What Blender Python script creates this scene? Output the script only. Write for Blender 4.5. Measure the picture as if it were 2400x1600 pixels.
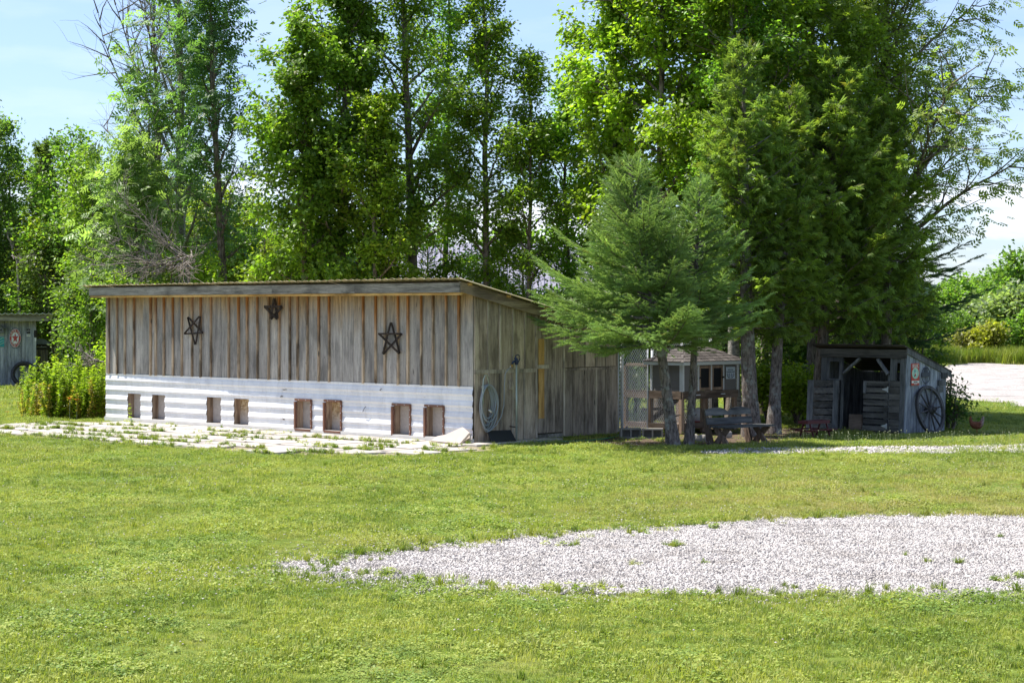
import bpy, math, random
import numpy as np
from mathutils import Vector, Matrix, noise as mnoise

for _o in list(bpy.data.objects):
    bpy.data.objects.remove(_o, do_unlink=True)
C = bpy.context.scene.collection
sc = bpy.context.scene
R = random.Random(7)
rad = math.radians

# ---------------------------------------------------------------- camera
CAM_H = 2.4
FPX = 4667.0                      # focal length in photo pixels (70 mm on a 36 mm sensor)
cam_d = bpy.data.cameras.new('camera')
cam_d.sensor_width = 36.0
cam_d.lens = 36.0 * FPX / 2400.0
cam_d.shift_y = -73.0 / 2400.0
cam_d.clip_start = 0.5
cam_d.clip_end = 6000.0
cam = bpy.data.objects.new('camera', cam_d)
cam.location = (0, 0, CAM_H)
cam.rotation_euler = (rad(90), 0, 0)
C.objects.link(cam)
sc.camera = cam

# ---------------------------------------------------------------- world, sun, exposure
SUN_T = Vector((0.458, -0.171, -1.0)).normalized()      # direction the light travels
sun_el = math.asin(-SUN_T.z)
sun_rot = math.atan2(-SUN_T.x, -SUN_T.y)
world = bpy.data.worlds.new('World')
sc.world = world
world.use_nodes = True
wn = world.node_tree
wn.nodes.clear()
_out = wn.nodes.new('ShaderNodeOutputWorld')
_bg = wn.nodes.new('ShaderNodeBackground')
_bg.inputs['Strength'].default_value = 0.09
_sky = wn.nodes.new('ShaderNodeTexSky')
_sky.sky_type = 'NISHITA'
_sky.sun_disc = False
_sky.sun_elevation = sun_el
_sky.sun_rotation = sun_rot
_sky.altitude = 200
_sky.air_density = 1.0
_sky.dust_density = 0.4
_sky.ozone_density = 2.5
# thin clouds by direction
_tc = wn.nodes.new('ShaderNodeTexCoord')
_mp = wn.nodes.new('ShaderNodeMapping')
_mp.inputs['Scale'].default_value = (9.0, 9.0, 42.0)
_mp.inputs['Location'].default_value = (0.35, 0.4, 0.1)
_nz = wn.nodes.new('ShaderNodeTexNoise')
_nz.inputs['Scale'].default_value = 1.0
_nz.inputs['Detail'].default_value = 9.0
_nz.inputs['Roughness'].default_value = 0.55
_rp = wn.nodes.new('ShaderNodeValToRGB')
_rp.color_ramp.elements[0].position = 0.47
_rp.color_ramp.elements[1].position = 0.62
_sep = wn.nodes.new('ShaderNodeSeparateXYZ')
_band = wn.nodes.new('ShaderNodeValToRGB')        # clouds sit low, wisps higher
_band.color_ramp.elements[0].position = 0.0
_band.color_ramp.elements[0].color = (0.9, 0.9, 0.9, 1)
_band.color_ramp.elements[1].position = 0.075
_band.color_ramp.elements[1].color = (0.12, 0.12, 0.12, 1)
_e = _band.color_ramp.elements.new(0.055)
_e.color = (0.85, 0.85, 0.85, 1)
_e = _band.color_ramp.elements.new(0.5)
_e.color = (0.12, 0.12, 0.12, 1)
_mul = wn.nodes.new('ShaderNodeMath')
_mul.operation = 'MULTIPLY'
_mx = wn.nodes.new('ShaderNodeMix')
_mx.data_type = 'RGBA'
_mx.inputs['B'].default_value = (6.9, 7.2, 7.9, 1)
_tint = wn.nodes.new('ShaderNodeMix')
_tint.data_type = 'RGBA'
_tint.blend_type = 'MULTIPLY'
_tint.inputs['Factor'].default_value = 1.0
_hz = wn.nodes.new('ShaderNodeValToRGB')
_hz.color_ramp.elements[0].color = (0.70, 0.79, 1.04, 1)
_hz.color_ramp.elements[1].position = 0.25
_hz.color_ramp.elements[1].color = (0.98, 0.97, 1.05, 1)
L = wn.links.new
L(_tc.outputs['Generated'], _mp.inputs['Vector'])
L(_mp.outputs['Vector'], _nz.inputs['Vector'])
L(_nz.outputs['Fac'], _rp.inputs['Fac'])
L(_tc.outputs['Generated'], _sep.inputs['Vector'])
L(_sep.outputs['Z'], _band.inputs['Fac'])
L(_rp.outputs['Color'], _mul.inputs[0])
L(_band.outputs['Color'], _mul.inputs[1])
_veil = wn.nodes.new('ShaderNodeMath')
_veil.operation = 'ADD'
_veil.inputs[1].default_value = 0.07
_veil.use_clamp = True
L(_mul.outputs['Value'], _veil.inputs[0])
L(_veil.outputs['Value'], _mx.inputs['Factor'])
L(_sky.outputs['Color'], _tint.inputs['A'])
L(_sep.outputs['Z'], _hz.inputs['Fac'])
L(_hz.outputs['Color'], _tint.inputs['B'])
L(_tint.outputs['Result'], _mx.inputs['A'])
L(_mx.outputs['Result'], _bg.inputs['Color'])
L(_bg.outputs['Background'], _out.inputs['Surface'])

sun_d = bpy.data.lights.new('sun', 'SUN')
sun_d.energy = 4.8
sun_d.angle = rad(0.5)
sun_d.color = (1.0, 0.955, 0.88)
sun = bpy.data.objects.new('sun', sun_d)
sun.rotation_euler = SUN_T.to_track_quat('-Z', 'Y').to_euler()
sun.location = (-20, 20, 40)
C.objects.link(sun)
sc.view_settings.view_transform = 'Standard'
sc.view_settings.look = 'None'
sc.view_settings.exposure = 1.05
sc.view_settings.gamma = 1.0
sc.view_settings.use_curve_mapping = False
sc.cycles.max_bounces = 8
sc.cycles.transparent_max_bounces = 8
sc.cycles.use_denoising = True

# ---------------------------------------------------------------- helpers
def gnd(px, py):
    d = FPX * CAM_H / (py - 727.0)
    return Vector(((px - 1200.0) * d / FPX, d, 0.0))
def xat(px, d): return (px - 1200.0) * d / FPX
def zat(py, d): return CAM_H - (py - 727.0) * d / FPX

def tag(o, label=None, cat=None, group=None, kind=None):
    if label: o['label'] = label
    if cat: o['category'] = cat
    if group: o['group'] = group
    if kind: o['kind'] = kind
    return o
def thing(name, label, cat, loc=(0, 0, 0), rotz=0.0, group=None):
    o = bpy.data.objects.new(name, None)
    o.empty_display_size = 0.2
    o.location = loc
    o.rotation_euler = (0, 0, rotz)
    C.objects.link(o)
    return tag(o, label, cat, group)
def copy_tree(o, parent=None):
    c = o.copy()
    C.objects.link(c)
    if parent is not None: c.parent = parent
    for ch in list(o.children): copy_tree(ch, c)
    return c

class MB:
    """collects boxes, tubes and plates; build() links them as one mesh object"""
    def __init__(s): s.v = []; s.f = []
    def add(s, vs, fs):
        b = len(s.v)
        s.v.extend([tuple(p) for p in vs]); s.f.extend([tuple(i + b for i in f) for f in fs])
        return s
    def box(s, lo, hi, M=None):
        x0, y0, z0 = lo; x1, y1, z1 = hi
        vs = [(x0,y0,z0),(x1,y0,z0),(x1,y1,z0),(x0,y1,z0),(x0,y0,z1),(x1,y0,z1),(x1,y1,z1),(x0,y1,z1)]
        if M is not None: vs = [M @ Vector(p) for p in vs]
        return s.add(vs, [(0,3,2,1),(4,5,6,7),(0,1,5,4),(1,2,6,5),(2,3,7,6),(3,0,4,7)])
    def hexa(s, b, t):
        """bottom ring of 4, top ring of 4"""
        return s.add(list(b) + list(t), [(0,3,2,1),(4,5,6,7),(0,1,5,4),(1,2,6,5),(2,3,7,6),(3,0,4,7)])
    def beam(s, p0, p1, w, h, up=(0, 0, 1)):
        p0 = Vector(p0); p1 = Vector(p1); d = (p1 - p0).normalized(); u = Vector(up)
        if abs(d.dot(u)) > 0.98: u = Vector((1, 0, 0))
        a = d.cross(u).normalized() * w / 2; b = a.cross(d).normalized() * h / 2
        return s.hexa([p0-a-b, p0+a-b, p0+a+b, p0-a+b], [p1-a-b, p1+a-b, p1+a+b, p1-a+b])
    def prism(s, poly, off):
        """poly: list of 3d points, off: extrude vector"""
        n = len(poly); off = Vector(off); poly = [Vector(p) for p in poly]
        return s.add(poly + [p + off for p in poly],
                     [tuple(range(n))[::-1], tuple(range(n, 2*n))] + [(i, (i+1) % n, n+(i+1) % n, n+i) for i in range(n)])
    def tube(s, pts, rs, n=6, cap=True, closed=False):
        pts = [Vector(p) for p in pts]
        if not isinstance(rs, (list, tuple)): rs = [rs] * len(pts)
        m = len(pts); vs = []; ref = None
        for i, p in enumerate(pts):
            if closed: d = pts[(i+1) % m] - pts[i-1]
            else: d = pts[min(i+1, m-1)] - pts[max(i-1, 0)]
            d = d.normalized() if d.length > 1e-9 else Vector((0, 0, 1))
            if ref is None: ref = Vector((0, 0, 1)) if abs(d.z) < .9 else Vector((1, 0, 0))
            a = d.cross(ref)
            if a.length < 1e-4: a = d.orthogonal()
            a.normalize(); b = d.cross(a); ref = -(d.cross(a)) if False else b.cross(d) * 0 + ref
            for k in range(n):
                t = 2 * math.pi * k / n
                vs.append(p + (a * math.cos(t) + b * math.sin(t)) * rs[i])
        fs = []
        for i in range(m if closed else m - 1):
            j = (i + 1) % m
            for k in range(n):
                fs.append((i*n+k, i*n+(k+1) % n, j*n+(k+1) % n, j*n+k))
        if cap and not closed:
            fs.append(tuple(range(n))[::-1]); fs.append(tuple((m-1)*n+k for k in range(n)))
        return s.add(vs, fs)
    def lathe(s, prof, n=16, M=None, cap=True):
        vs = []
        for r, z in prof:
            for k in range(n):
                t = 2 * math.pi * k / n
                v = Vector((r*math.cos(t), r*math.sin(t), z)); vs.append(M @ v if M is not None else v)
        fs = []
        for i in range(len(prof)-1):
            for k in range(n): fs.append((i*n+k, i*n+(k+1) % n, (i+1)*n+(k+1) % n, (i+1)*n+k))
        if cap:
            fs.append(tuple(range(n))[::-1]); fs.append(tuple((len(prof)-1)*n+k for k in range(n)))
        return s.add(vs, fs)
    def build(s, name, mat, parent=None, smooth=False, bevel=0.0):
        me = bpy.data.meshes.new(name)
        me.from_pydata(s.v, [], s.f)
        me.validate()
        if mat: me.materials.append(mat)
        if smooth: me.polygons.foreach_set('use_smooth', [True]*len(me.polygons))
        o = bpy.data.objects.new(name, me); C.objects.link(o)
        if parent is not None: o.parent = parent
        if bevel > 0:
            m = o.modifiers.new('bevel', 'BEVEL'); m.width = bevel; m.segments = 1; m.limit_method = 'ANGLE'
        return o

def np_mesh(name, V, F, mat, parent=None, col=None, smooth=False, link=True):
    """V (n,3) float, F (m,3 or 4) int"""
    V = np.ascontiguousarray(V, dtype=np.float32); F = np.ascontiguousarray(F, dtype=np.int32)
    k = F.shape[1]; me = bpy.data.meshes.new(name)
    me.vertices.add(len(V)); me.vertices.foreach_set('co', V.ravel())
    me.loops.add(F.size); me.loops.foreach_set('vertex_index', F.ravel())
    me.polygons.add(len(F))
    me.polygons.foreach_set('loop_start', np.arange(0, F.size, k, dtype=np.int32))
    me.polygons.foreach_set('loop_total', np.full(len(F), k, dtype=np.int32))
    if smooth: me.polygons.foreach_set('use_smooth', np.ones(len(F), dtype=bool))
    me.update(calc_edges=True)
    if col is not None:
        a = me.color_attributes.new('tone', 'FLOAT_COLOR', 'POINT')
        c4 = np.ones((len(V), 4), dtype=np.float32); c4[:, :3] = col
        a.data.foreach_set('color', c4.ravel())
    if mat: me.materials.append(mat)
    o = bpy.data.objects.new(name, me)
    if link: C.objects.link(o)
    if parent is not None: o.parent = parent
    return o

def text_mesh(name, body, size, M, mat, parent, extrude=0.0015, align='CENTER', sx=1.0, font=None):
    cu = bpy.data.curves.new(name, 'FONT'); cu.body = body; cu.size = size; cu.extrude = extrude
    cu.align_x = align; cu.align_y = 'CENTER'; cu.resolution_u = 3
    to = bpy.data.objects.new('tmp_text', cu); C.objects.link(to)
    bpy.context.view_layer.update()
    me = bpy.data.meshes.new_from_object(to.evaluated_get(bpy.context.evaluated_depsgraph_get()))
    bpy.data.objects.remove(to); bpy.data.curves.remove(cu)
    me.transform(Matrix.Diagonal((sx, 1, 1, 1))); me.transform(M)
    me.name = name; me.materials.clear(); me.materials.append(mat)
    o = bpy.data.objects.new(name, me); C.objects.link(o); o.parent = parent
    return o

# ---------------------------------------------------------------- materials
class NT:
    def __init__(s, name):
        s.m = bpy.data.materials.new(name); s.m.use_nodes = True
        s.t = s.m.node_tree; s.t.nodes.clear()
        s.out = s.t.nodes.new('ShaderNodeOutputMaterial')
    def n(s, typ, ins=None, **kw):
        x = s.t.nodes.new('ShaderNode' + typ)
        for k, v in kw.items(): setattr(x, k, v)
        for k, v in (ins or {}).items():
            if hasattr(v, 'links'): s.t.links.new(v, x.inputs[k])
            else: x.inputs[k].default_value = v
        return x
    def ramp(s, fac, stops, interp='LINEAR'):
        x = s.n('ValToRGB', {'Fac': fac}); cr = x.color_ramp; cr.interpolation = interp
        while len(cr.elements) < len(stops): cr.elements.new(0.5)
        for e, (p, c) in zip(cr.elements, stops):
            e.position = p; e.color = (c[0], c[1], c[2], 1) if hasattr(c, '__len__') else (c, c, c, 1)
        return x.outputs['Color']
    def mix(s, fac, a, b, bt='MIX'):
        x = s.n('Mix', data_type='RGBA', blend_type=bt)
        for i, v in ((0, fac), (6, a), (7, b)):
            if hasattr(v, 'links'): s.t.links.new(v, x.inputs[i])
            else: x.inputs[i].default_value = v if i == 0 else ((v[0], v[1], v[2], 1) if len(v) == 3 else v)
        return x.outputs[2]
    def math(s, op, a, b=0.0, clamp=False):
        x = s.n('Math', {0: a, 1: b}, operation=op); x.use_clamp = clamp
        return x.outputs[0]
    def noise(s, vec, scale, detail=4.0, rough=0.55, dist=0.0):
        return s.n('TexNoise', {'Vector': vec, 'Scale': scale, 'Detail': detail, 'Roughness': rough, 'Distortion': dist}).outputs['Fac']
    def finish(s, col, rough=0.7, spec=0.3, bump=None, bd=0.01, bs=0.5, metal=0.0, extra=None):
        ins = {'Base Color': col if hasattr(col, 'links') else (col[0], col[1], col[2], 1), 'Roughness': rough,
               'Specular IOR Level': spec, 'Metallic': metal}
        b = s.n('BsdfPrincipled', ins)
        if bump is not None:
            bp = s.n('Bump', {'Height': bump, 'Distance': bd, 'Strength': bs})
            s.t.links.new(bp.outputs['Normal'], b.inputs['Normal'])
        s.t.links.new(b.outputs[0], s.out.inputs[0])
        return s.m

def plain(name, col, rough=0.6, spec=0.3, metal=0.0, var=0.12, scale=12.0):
    s = NT(name); tc = s.n('TexCoord').outputs['Object']
    nz = s.noise(tc, scale, 5)
    c = s.mix(nz, tuple(x*(1-var) for x in col), tuple(min(1, x*(1+var)) for x in col))
    return s.finish(c, rough, spec, bump=nz, bd=0.004, bs=0.4, metal=metal)

def wood(name, cols, grain='z', rough=0.8, stain=None, zr=None, dark=(0.05, 0.045, 0.04), knots=True, tint=0.25, blotch=0.6):
    """cols: 3 colours dark->light; stain: colour of the unweathered wood kept under an eave between the heights zr"""
    s = NT(name)
    tc = s.n('TexCoord').outputs['Object']
    rnd = s.n('ObjectInfo').outputs['Random']
    off = s.math('MULTIPLY', rnd, 37.0)
    comb = s.n('CombineXYZ', {0: off, 1: off, 2: off}).outputs[0]
    v = s.n('VectorMath', {0: tc, 1: comb}, operation='ADD').outputs[0]
    sc_ = {'z': (1, 1, .06), 'x': (.06, 1, 1), 'y': (1, .06, 1)}[grain]
    mp = s.n('Mapping', {'Vector': v, 'Scale': sc_}).outputs[0]
    g1 = s.noise(mp, 55, 6, 0.65, 0.3)
    g2 = s.noise(mp, 14, 4, 0.6, 0.6)
    sc2 = {'z': (1, 1, .35), 'x': (.35, 1, 1), 'y': (1, .35, 1)}[grain]
    mp2 = s.n('Mapping', {'Vector': v, 'Scale': sc2}).outputs[0]
    b1 = s.noise(mp2, 3.2, 5, 0.6)
    fac = s.math('ADD', s.math('MULTIPLY', g1, 0.5), s.math('MULTIPLY', g2, 0.5))
    col = s.ramp(fac, [(0.38, cols[0]), (0.5, cols[1]), (0.62, cols[2])])
    bl = s.ramp(b1, [(0.38, 1.0 - blotch*0.75), (0.5, 1.0), (0.64, 1.0+blotch*.3)])
    col = s.mix(1.0, col, bl, 'MULTIPLY')
    # board to board tone
    tone = s.ramp(rnd, [(0.0, 1 - tint), (0.5, 1.0), (1.0, 1 + tint)])
    col = s.mix(1.0, col, tone, 'MULTIPLY')
    if stain:
        z = s.n('SeparateXYZ', {0: tc}).outputs[2]
        zz = s.math('ADD', z, s.math('MULTIPLY', s.math('SUBTRACT', b1, 0.5), zr[2]))
        zz = s.math('ADD', zz, s.math('MULTIPLY', s.math('SUBTRACT', rnd, 0.5), zr[3]))
        f = s.n('MapRange', {'Value': zz, 'From Min': zr[0], 'From Max': zr[1]}).outputs[0]
        sc3 = s.ramp(fac, [(0.42, tuple(x*0.5 for x in stain)), (0.56, stain)])
        col = s.mix(f, col, sc3)
    # dark mildew specks and knots
    sp = s.ramp(s.noise(mp2, 34, 6, 0.8), [(0.56, 0.0), (0.68, 1.0)])
    col = s.mix(s.math('MULTIPLY', sp, 0.6), col, dark)
    if knots:
        kn = s.n('TexVoronoi', {'Vector': mp2, 'Scale': 3.0}).outputs['Distance']
        kf = s.ramp(kn, [(0.035, 1.0), (0.075, 0.0)])
        col = s.mix(s.math('MULTIPLY', kf, 0.8), col, dark)
    return s.finish(col, rough, 0.2, bump=fac, bd=0.006, bs=0.7)

def leafmat(name, tr=0.48, rough=0.42, spec=0.35, tcol=(2.1, 2.3, 0.9)):
    s = NT(name)
    a = s.n('VertexColor', layer_name='tone').outputs['Color']
    pos = s.n('NewGeometry').outputs['Position']
    big = s.ramp(s.noise(pos, 0.9, 3), [(0.3, 0.8), (0.7, 1.18)])
    col = s.mix(1.0, a, big, 'MULTIPLY')
    b = s.n('BsdfPrincipled', {'Base Color': col, 'Roughness': rough, 'Specular IOR Level': spec})
    t = s.n('BsdfTranslucent', {'Color': s.mix(1.0, col, tcol, 'MULTIPLY')})
    m = s.n('MixShader', {0: tr, 1: b.outputs[0], 2: t.outputs[0]})
    s.t.links.new(m.outputs[0], s.out.inputs[0])
    return s.m

M_leaf = leafmat('leaf_green')
M_needle = leafmat('needle_green', tr=0.38, rough=0.5, spec=0.3, tcol=(1.6, 1.6, 0.9))
def bark(name, c1, c2, scale=18, lichen=None, horiz=False):
    s = NT(name); tc = s.n('TexCoord').outputs['Object']
    mp = s.n('Mapping', {'Vector': tc, 'Scale': (1, 1, 3.0) if horiz else (1, 1, .28)}).outputs[0]
    f = s.noise(mp, scale, 6, 0.7, 0.4)
    col = s.ramp(f, [(0.38, c1), (0.62, c2)])
    if lichen:
        lf = s.ramp(s.noise(tc, 4.5, 5, 0.7), [(0.52, 0.0), (0.62, 1.0)])
        col = s.mix(s.math('MULTIPLY', lf, 0.7), col, lichen)
    return s.finish(col, 0.9, 0.15, bump=f, bd=0.02, bs=1.0)
M_bark = bark('bark_grey_brown', (0.06, 0.048, 0.038), (0.25, 0.21, 0.17))
M_bark_pale = bark('bark_pale', (0.10, 0.095, 0.08), (0.38, 0.36, 0.31), 14, horiz=True)
M_bark_spruce = bark('bark_spruce', (0.055, 0.045, 0.04), (0.24, 0.20, 0.18), 26, (0.30, 0.32, 0.30))
M_twig_dead = bark('dead_twig', (0.13, 0.11, 0.10), (0.34, 0.30, 0.27), 30)
# ---------------------------------------------------------------- ground, drives, far hills
def poly_sheet(name, poly, z, mat, parent=None, sub=0.25, jag=0.0, seed=0):
    """a flat sheet with a ragged outline"""
    rr = random.Random(seed); pts = []
    n = len(poly)
    for i in range(n):
        a = Vector(poly[i]); b = Vector(poly[(i+1) % n]); k = max(1, int((b-a).length / sub))
        for j in range(k):
            p = a.lerp(b, j / k)
            d = (b - a).normalized(); q = Vector((-d.y, d.x))
            w = mnoise.noise(Vector((p.x*1.3, p.y*1.3, seed))) * jag * 1.6 + rr.uniform(-1, 1) * jag * 0.5
            pts.append((p.x + q.x*w, p.y + q.y*w, z))
    mb = MB(); mb.add(pts, [tuple(range(len(pts)))])
    o = mb.build(name, mat, parent)
    return o, [(p[0], p[1]) for p in pts]

def inside(P, poly):
    """P (n,2) array, even-odd rule"""
    x = P[:, 0]; y = P[:, 1]; r = np.zeros(len(P), bool); n = len(poly); j = n - 1
    for i in range(n):
        xi, yi = poly[i]; xj, yj = poly[j]
        if yi != yj:
            c = ((yi > y) != (yj > y)) & (x < (xj - xi) * (y - yi) / (yj - yi) + xi)
            r ^= c
        j = i
    return r

# lawn soil
s = NT('lawn_ground'); pos = s.n('NewGeometry').outputs['Position']
f1 = s.noise(pos, 0.35, 5); f2 = s.noise(pos, 9.0, 6, 0.7)
c = s.ramp(f1, [(0.35, (0.085, 0.125, 0.022)), (0.52, (0.125, 0.165, 0.03)), (0.68, (0.19, 0.19, 0.06))])
c2 = s.ramp(f2, [(0.3, 0.6), (0.7, 1.3)])
sepp = s.n('SeparateXYZ', {0: pos}).outputs
c = s.mix(1.0, c, c2, 'MULTIPLY')
M_lawn = s.finish(c, 0.95, 0.05, bump=f2, bd=0.03, bs=0.8)
ground = MB()
gx = [-3000, -300, -60, -20, 0, 20, 60, 300, 3000]
gy = [-60, 5, 15, 25, 35, 45, 60, 90, 200, 600, 5000]
gv = [(x, y, 0) for y in gy for x in gx]
ground.add(gv, [(j*9+i, j*9+i+1, (j+1)*9+i+1, (j+1)*9+i) for j in range(10) for i in range(8)])
tag(ground.build('ground', M_lawn), kind='structure')

# gravel materials
def gravel_mat(name, c1, c2, c3, sc_=60):
    s = NT(name); pos = s.n('NewGeometry').outputs['Position']
    v = s.n('TexVoronoi', {'Vector': pos, 'Scale': sc_}); n1 = s.noise(pos, 1.2, 5, .6)
    cr = s.n('SeparateColor', {0: v.outputs['Color']}).outputs[0]
    c = s.ramp(cr, [(0.0, c1), (0.5, c2), (1.0, c3)])
    e = s.ramp(v.outputs['Distance'], [(0.3, 1.0), (0.75, 0.62)])
    c = s.mix(1.0, c, e, 'MULTIPLY')
    c = s.mix(1.0, c, s.ramp(n1, [(0.36, 0.72), (0.62, 1.08)]), 'MULTIPLY')
    n3 = s.noise(s.n('Mapping', {'Vector': pos, 'Scale': (.12, 1.3, 1)}).outputs[0], 1.0, 6, .7)
    c = s.mix(1.0, c, s.ramp(n3, [(0.38, 0.8), (0.6, 1.06)]), 'MULTIPLY')
    return s.finish(c, 0.85, 0.2, bump=v.outputs['Distance'], bd=-0.012, bs=0.7)
M_gravel = gravel_mat('white_gravel', (0.16, 0.14, 0.13), (0.28, 0.25, 0.23), (0.42, 0.39, 0.37))
M_drive = gravel_mat('drive_gravel', (0.38, 0.345, 0.325), (0.49, 0.45, 0.425), (0.58, 0.54, 0.51), 25)
M_stone = plain('pale_stone', (0.62, 0.58, 0.58), 0.8, 0.2, var=0.12, scale=9)
s = NT('gravel_stone'); rn = s.n('ObjectInfo').outputs['Random']
sn = s.ramp(s.noise(s.n('NewGeometry').outputs['Position'], 1.7, 6, .7), [(.36, (.74, .72, .70)), (.5, (.96, .96, .95)), (.66, (1.05, 1.04, 1.04))])
M_stones = s.finish(s.mix(1.0, sn, s.ramp(rn, [(0, (0.12, 0.11, 0.125)), (0.2, (0.27, 0.25, 0.245)), (0.38, (0.46, 0.43, 0.41)), (1, (0.60, 0.56, 0.535))]), 'MULTIPLY'), 0.75, 0.25)

gp = [(600,1352),(640,1322),(760,1308),(860,1302),(1040,1276),(1180,1262),(1260,1252),(1400,1243),(1520,1240),(1600,1232),(1700,1222),(1850,1214),(2100,1210),(2500,1204),
      (2700,1380),(2430,1388),(2330,1398),(2250,1392),(2120,1404),(2000,1398),(1850,1400),(1700,1398),(1560,1402),(1480,1398),(1380,1392),(1280,1384),(1180,1386),(1080,1376),(980,1362),(900,1352),(780,1350),(700,1345)]
patch_o, patch_poly = poly_sheet('gravel_patch', [gnd(a, b).xy for a, b in gp], 0.004, M_gravel, sub=0.10, jag=0.20, seed=3)
tag(patch_o, kind='structure')
dp = [(2190, 858), (2290, 850), (2700, 868), (2900, 1010), (2700, 985), (2420, 955), (2330, 943), (2200, 928), (2120, 915), (2080, 880)]
drive_o, drive_poly = poly_sheet('gravel_drive', [gnd(a, b).xy for a, b in dp], 0.004, M_drive, sub=0.5, jag=0.35, seed=5)
tag(drive_o, kind='structure')
tp = [(1700, 1052), (1850, 1050), (2050, 1048), (2500, 1040), (2800, 1036), (2800, 1050), (2450, 1058), (2100, 1064), (1850, 1062), (1650, 1061)]
track_o, track_poly = poly_sheet('gravel_track', [gnd(a, b).xy for a, b in tp], 0.004, M_gravel, sub=0.15, jag=0.17, seed=9)
tag(track_o, kind='structure')
# bare packed soil under the trees
s = NT('bare_soil'); pos = s.n('NewGeometry').outputs['Position']; f = s.noise(pos, 12, 6, .7)
M_soil = s.finish(s.ramp(f, [(0.35, (0.05, 0.036, 0.025)), (0.65, (0.16, 0.12, 0.085))]), 0.95, 0.1, bump=f, bd=0.03, bs=0.8)
sp_ = [(1230,1040),(1330,1040),(1480,1043),(1600,1045),(1800,1043),(1870,1028),(1960,1014),(1900,1000),(1700,985),(1440,985),(1440,1020)]
soil_o, soil_poly = poly_sheet('bare_soil', [gnd(a, b).xy for a, b in sp_], 0.003, M_soil, sub=0.3, jag=0.15, seed=12)
tag(soil_o, kind='structure')

# far wooded hill
hb = MB(); prof = []
for i in range(61):
    x = -900 + 30*i
    prof.append((x, 900, -3)); prof.append((x, 930 + 20*math.sin(i), 14.0 + 3.5*mnoise.noise(Vector((x/90, 3, 0))) + 2.5*mnoise.noise(Vector((x/14, 8, 0)))))
    prof.append((x, 1300, -3))
hb.add(prof, [(3*i+k, 3*i+3+k, 3*i+4+k, 3*i+1+k) for i in range(60) for k in range(2)])
s = NT('far_hill_wood'); pos = s.n('NewGeometry').outputs['Position']; f = s.noise(pos, 0.25, 6, .7)
M_hill = s.finish(s.ramp(f, [(0.35, (0.05, 0.085, 0.06)), (0.65, (0.10, 0.16, 0.11))]), 0.95, 0.05, bump=f, bd=3, bs=1)
tag(hb.build('hill', M_hill, smooth=False), kind='structure')

# ---------------------------------------------------------------- materials of the shed
M_board = wood('weathered_board', [(0.21, 0.195, 0.18), (0.325, 0.30, 0.272), (0.45, 0.41, 0.355)], 'z',
               stain=(0.38, 0.27, 0.15), zr=(2.1, 2.8, 1.2, 0.5), tint=0.2, blotch=0.42)
M_batten = wood('batten_wood', [(0.17, 0.12, 0.08), (0.37, 0.28, 0.19), (0.50, 0.41, 0.30)], 'z',
                stain=(0.32, 0.14, 0.04), zr=(1.9, 2.75, 1.4, 0.8), tint=0.3, blotch=.9)
M_side = wood('side_board', [(0.26, 0.195, 0.145), (0.42, 0.335, 0.26), (0.54, 0.45, 0.35)], 'z',
              stain=(0.28, 0.20, 0.13), zr=(2.1, 2.9, 0.8, 0.3), tint=0.25)
M_side_bat = wood('side_batten', [(0.26, 0.21, 0.165), (0.44, 0.375, 0.30), (0.56, 0.49, 0.40)], 'z', tint=0.2)
M_door = wood('door_board', [(0.15, 0.115, 0.09), (0.29, 0.235, 0.19), (0.40, 0.335, 0.275)], 'z', tint=0.2)
M_trim = wood('grey_trim', [(0.12, 0.11, 0.095), (0.235, 0.215, 0.185), (0.35, 0.32, 0.275)], 'x', tint=0.1)
M_rake = wood('rake_board', [(0.17, 0.125, 0.09), (0.28, 0.21, 0.15), (0.38, 0.30, 0.22)], 'y', tint=0.1)
M_soffit = wood('soffit_wood', [(0.35, 0.18, 0.05), (0.52, 0.30, 0.10), (0.62, 0.42, 0.18)], 'x', tint=0.1)
M_yellow = wood('new_pine', [(0.36, 0.19, 0.06), (0.52, 0.31, 0.11), (0.60, 0.40, 0.18)], 'z', tint=0.05, blotch=0.3)
M_brown_metal = plain('brown_trim_metal', (0.16, 0.07, 0.04), 0.45, 0.4, var=0.25, scale=7)
M_jamb = wood('jamb_wood', [(0.20, 0.13, 0.09), (0.36, 0.26, 0.18), (0.46, 0.36, 0.27)], 'z', tint=0.2)
# white painted ribbed metal with dirt and a few scratches
s = NT('white_ribbed_metal'); tc = s.n('TexCoord').outputs['Object']
n1 = s.noise(tc, 2.2, 6, .65); n2 = s.noise(s.n('Mapping', {'Vector': tc, 'Scale': (1, 1, 2.5)}).outputs[0], 11, 7, .75)
col = s.ramp(n1, [(0.3, (0.60, 0.60, 0.62)), (0.6, (0.76, 0.76, 0.77))])
col = s.mix(s.math('MULTIPLY', s.ramp(n2, [(0.62, 0.0), (0.70, 1.0)]), 0.8), col, (0.26, 0.20, 0.15))
zz = s.n('SeparateXYZ', {0: tc}).outputs[2]
dirt = s.n('MapRange', {'Value': s.math('ADD', zz, s.math('MULTIPLY', n1, 0.25)), 'From Min': 0.32, 'From Max': 0.12}).outputs[0]
col = s.mix(s.math('MULTIPLY', dirt, 0.6), col, (0.36, 0.31, 0.24))
stk = s.ramp(s.noise(s.n('Mapping', {'Vector': tc, 'Scale': (1, 1, .12)}).outputs[0], 9, 5, .7), [(.5, 0), (.72, 1)])
col = s.mix(s.math('MULTIPLY', stk, 0.28), col, (0.40, 0.37, 0.33))
M_white_metal = s.finish(col, 0.42, 0.5, bump=n1, bd=0.01, bs=0.3)
s = NT('roof_metal'); tc = s.n('TexCoord').outputs['Object']; n1 = s.noise(tc, 1.6, 6, .65)
n2 = s.noise(tc, 9, 6, .7)
col = s.ramp(n1, [(0.3, (0.36, 0.31, 0.19)), (0.6, (0.56, 0.49, 0.32))])
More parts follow.
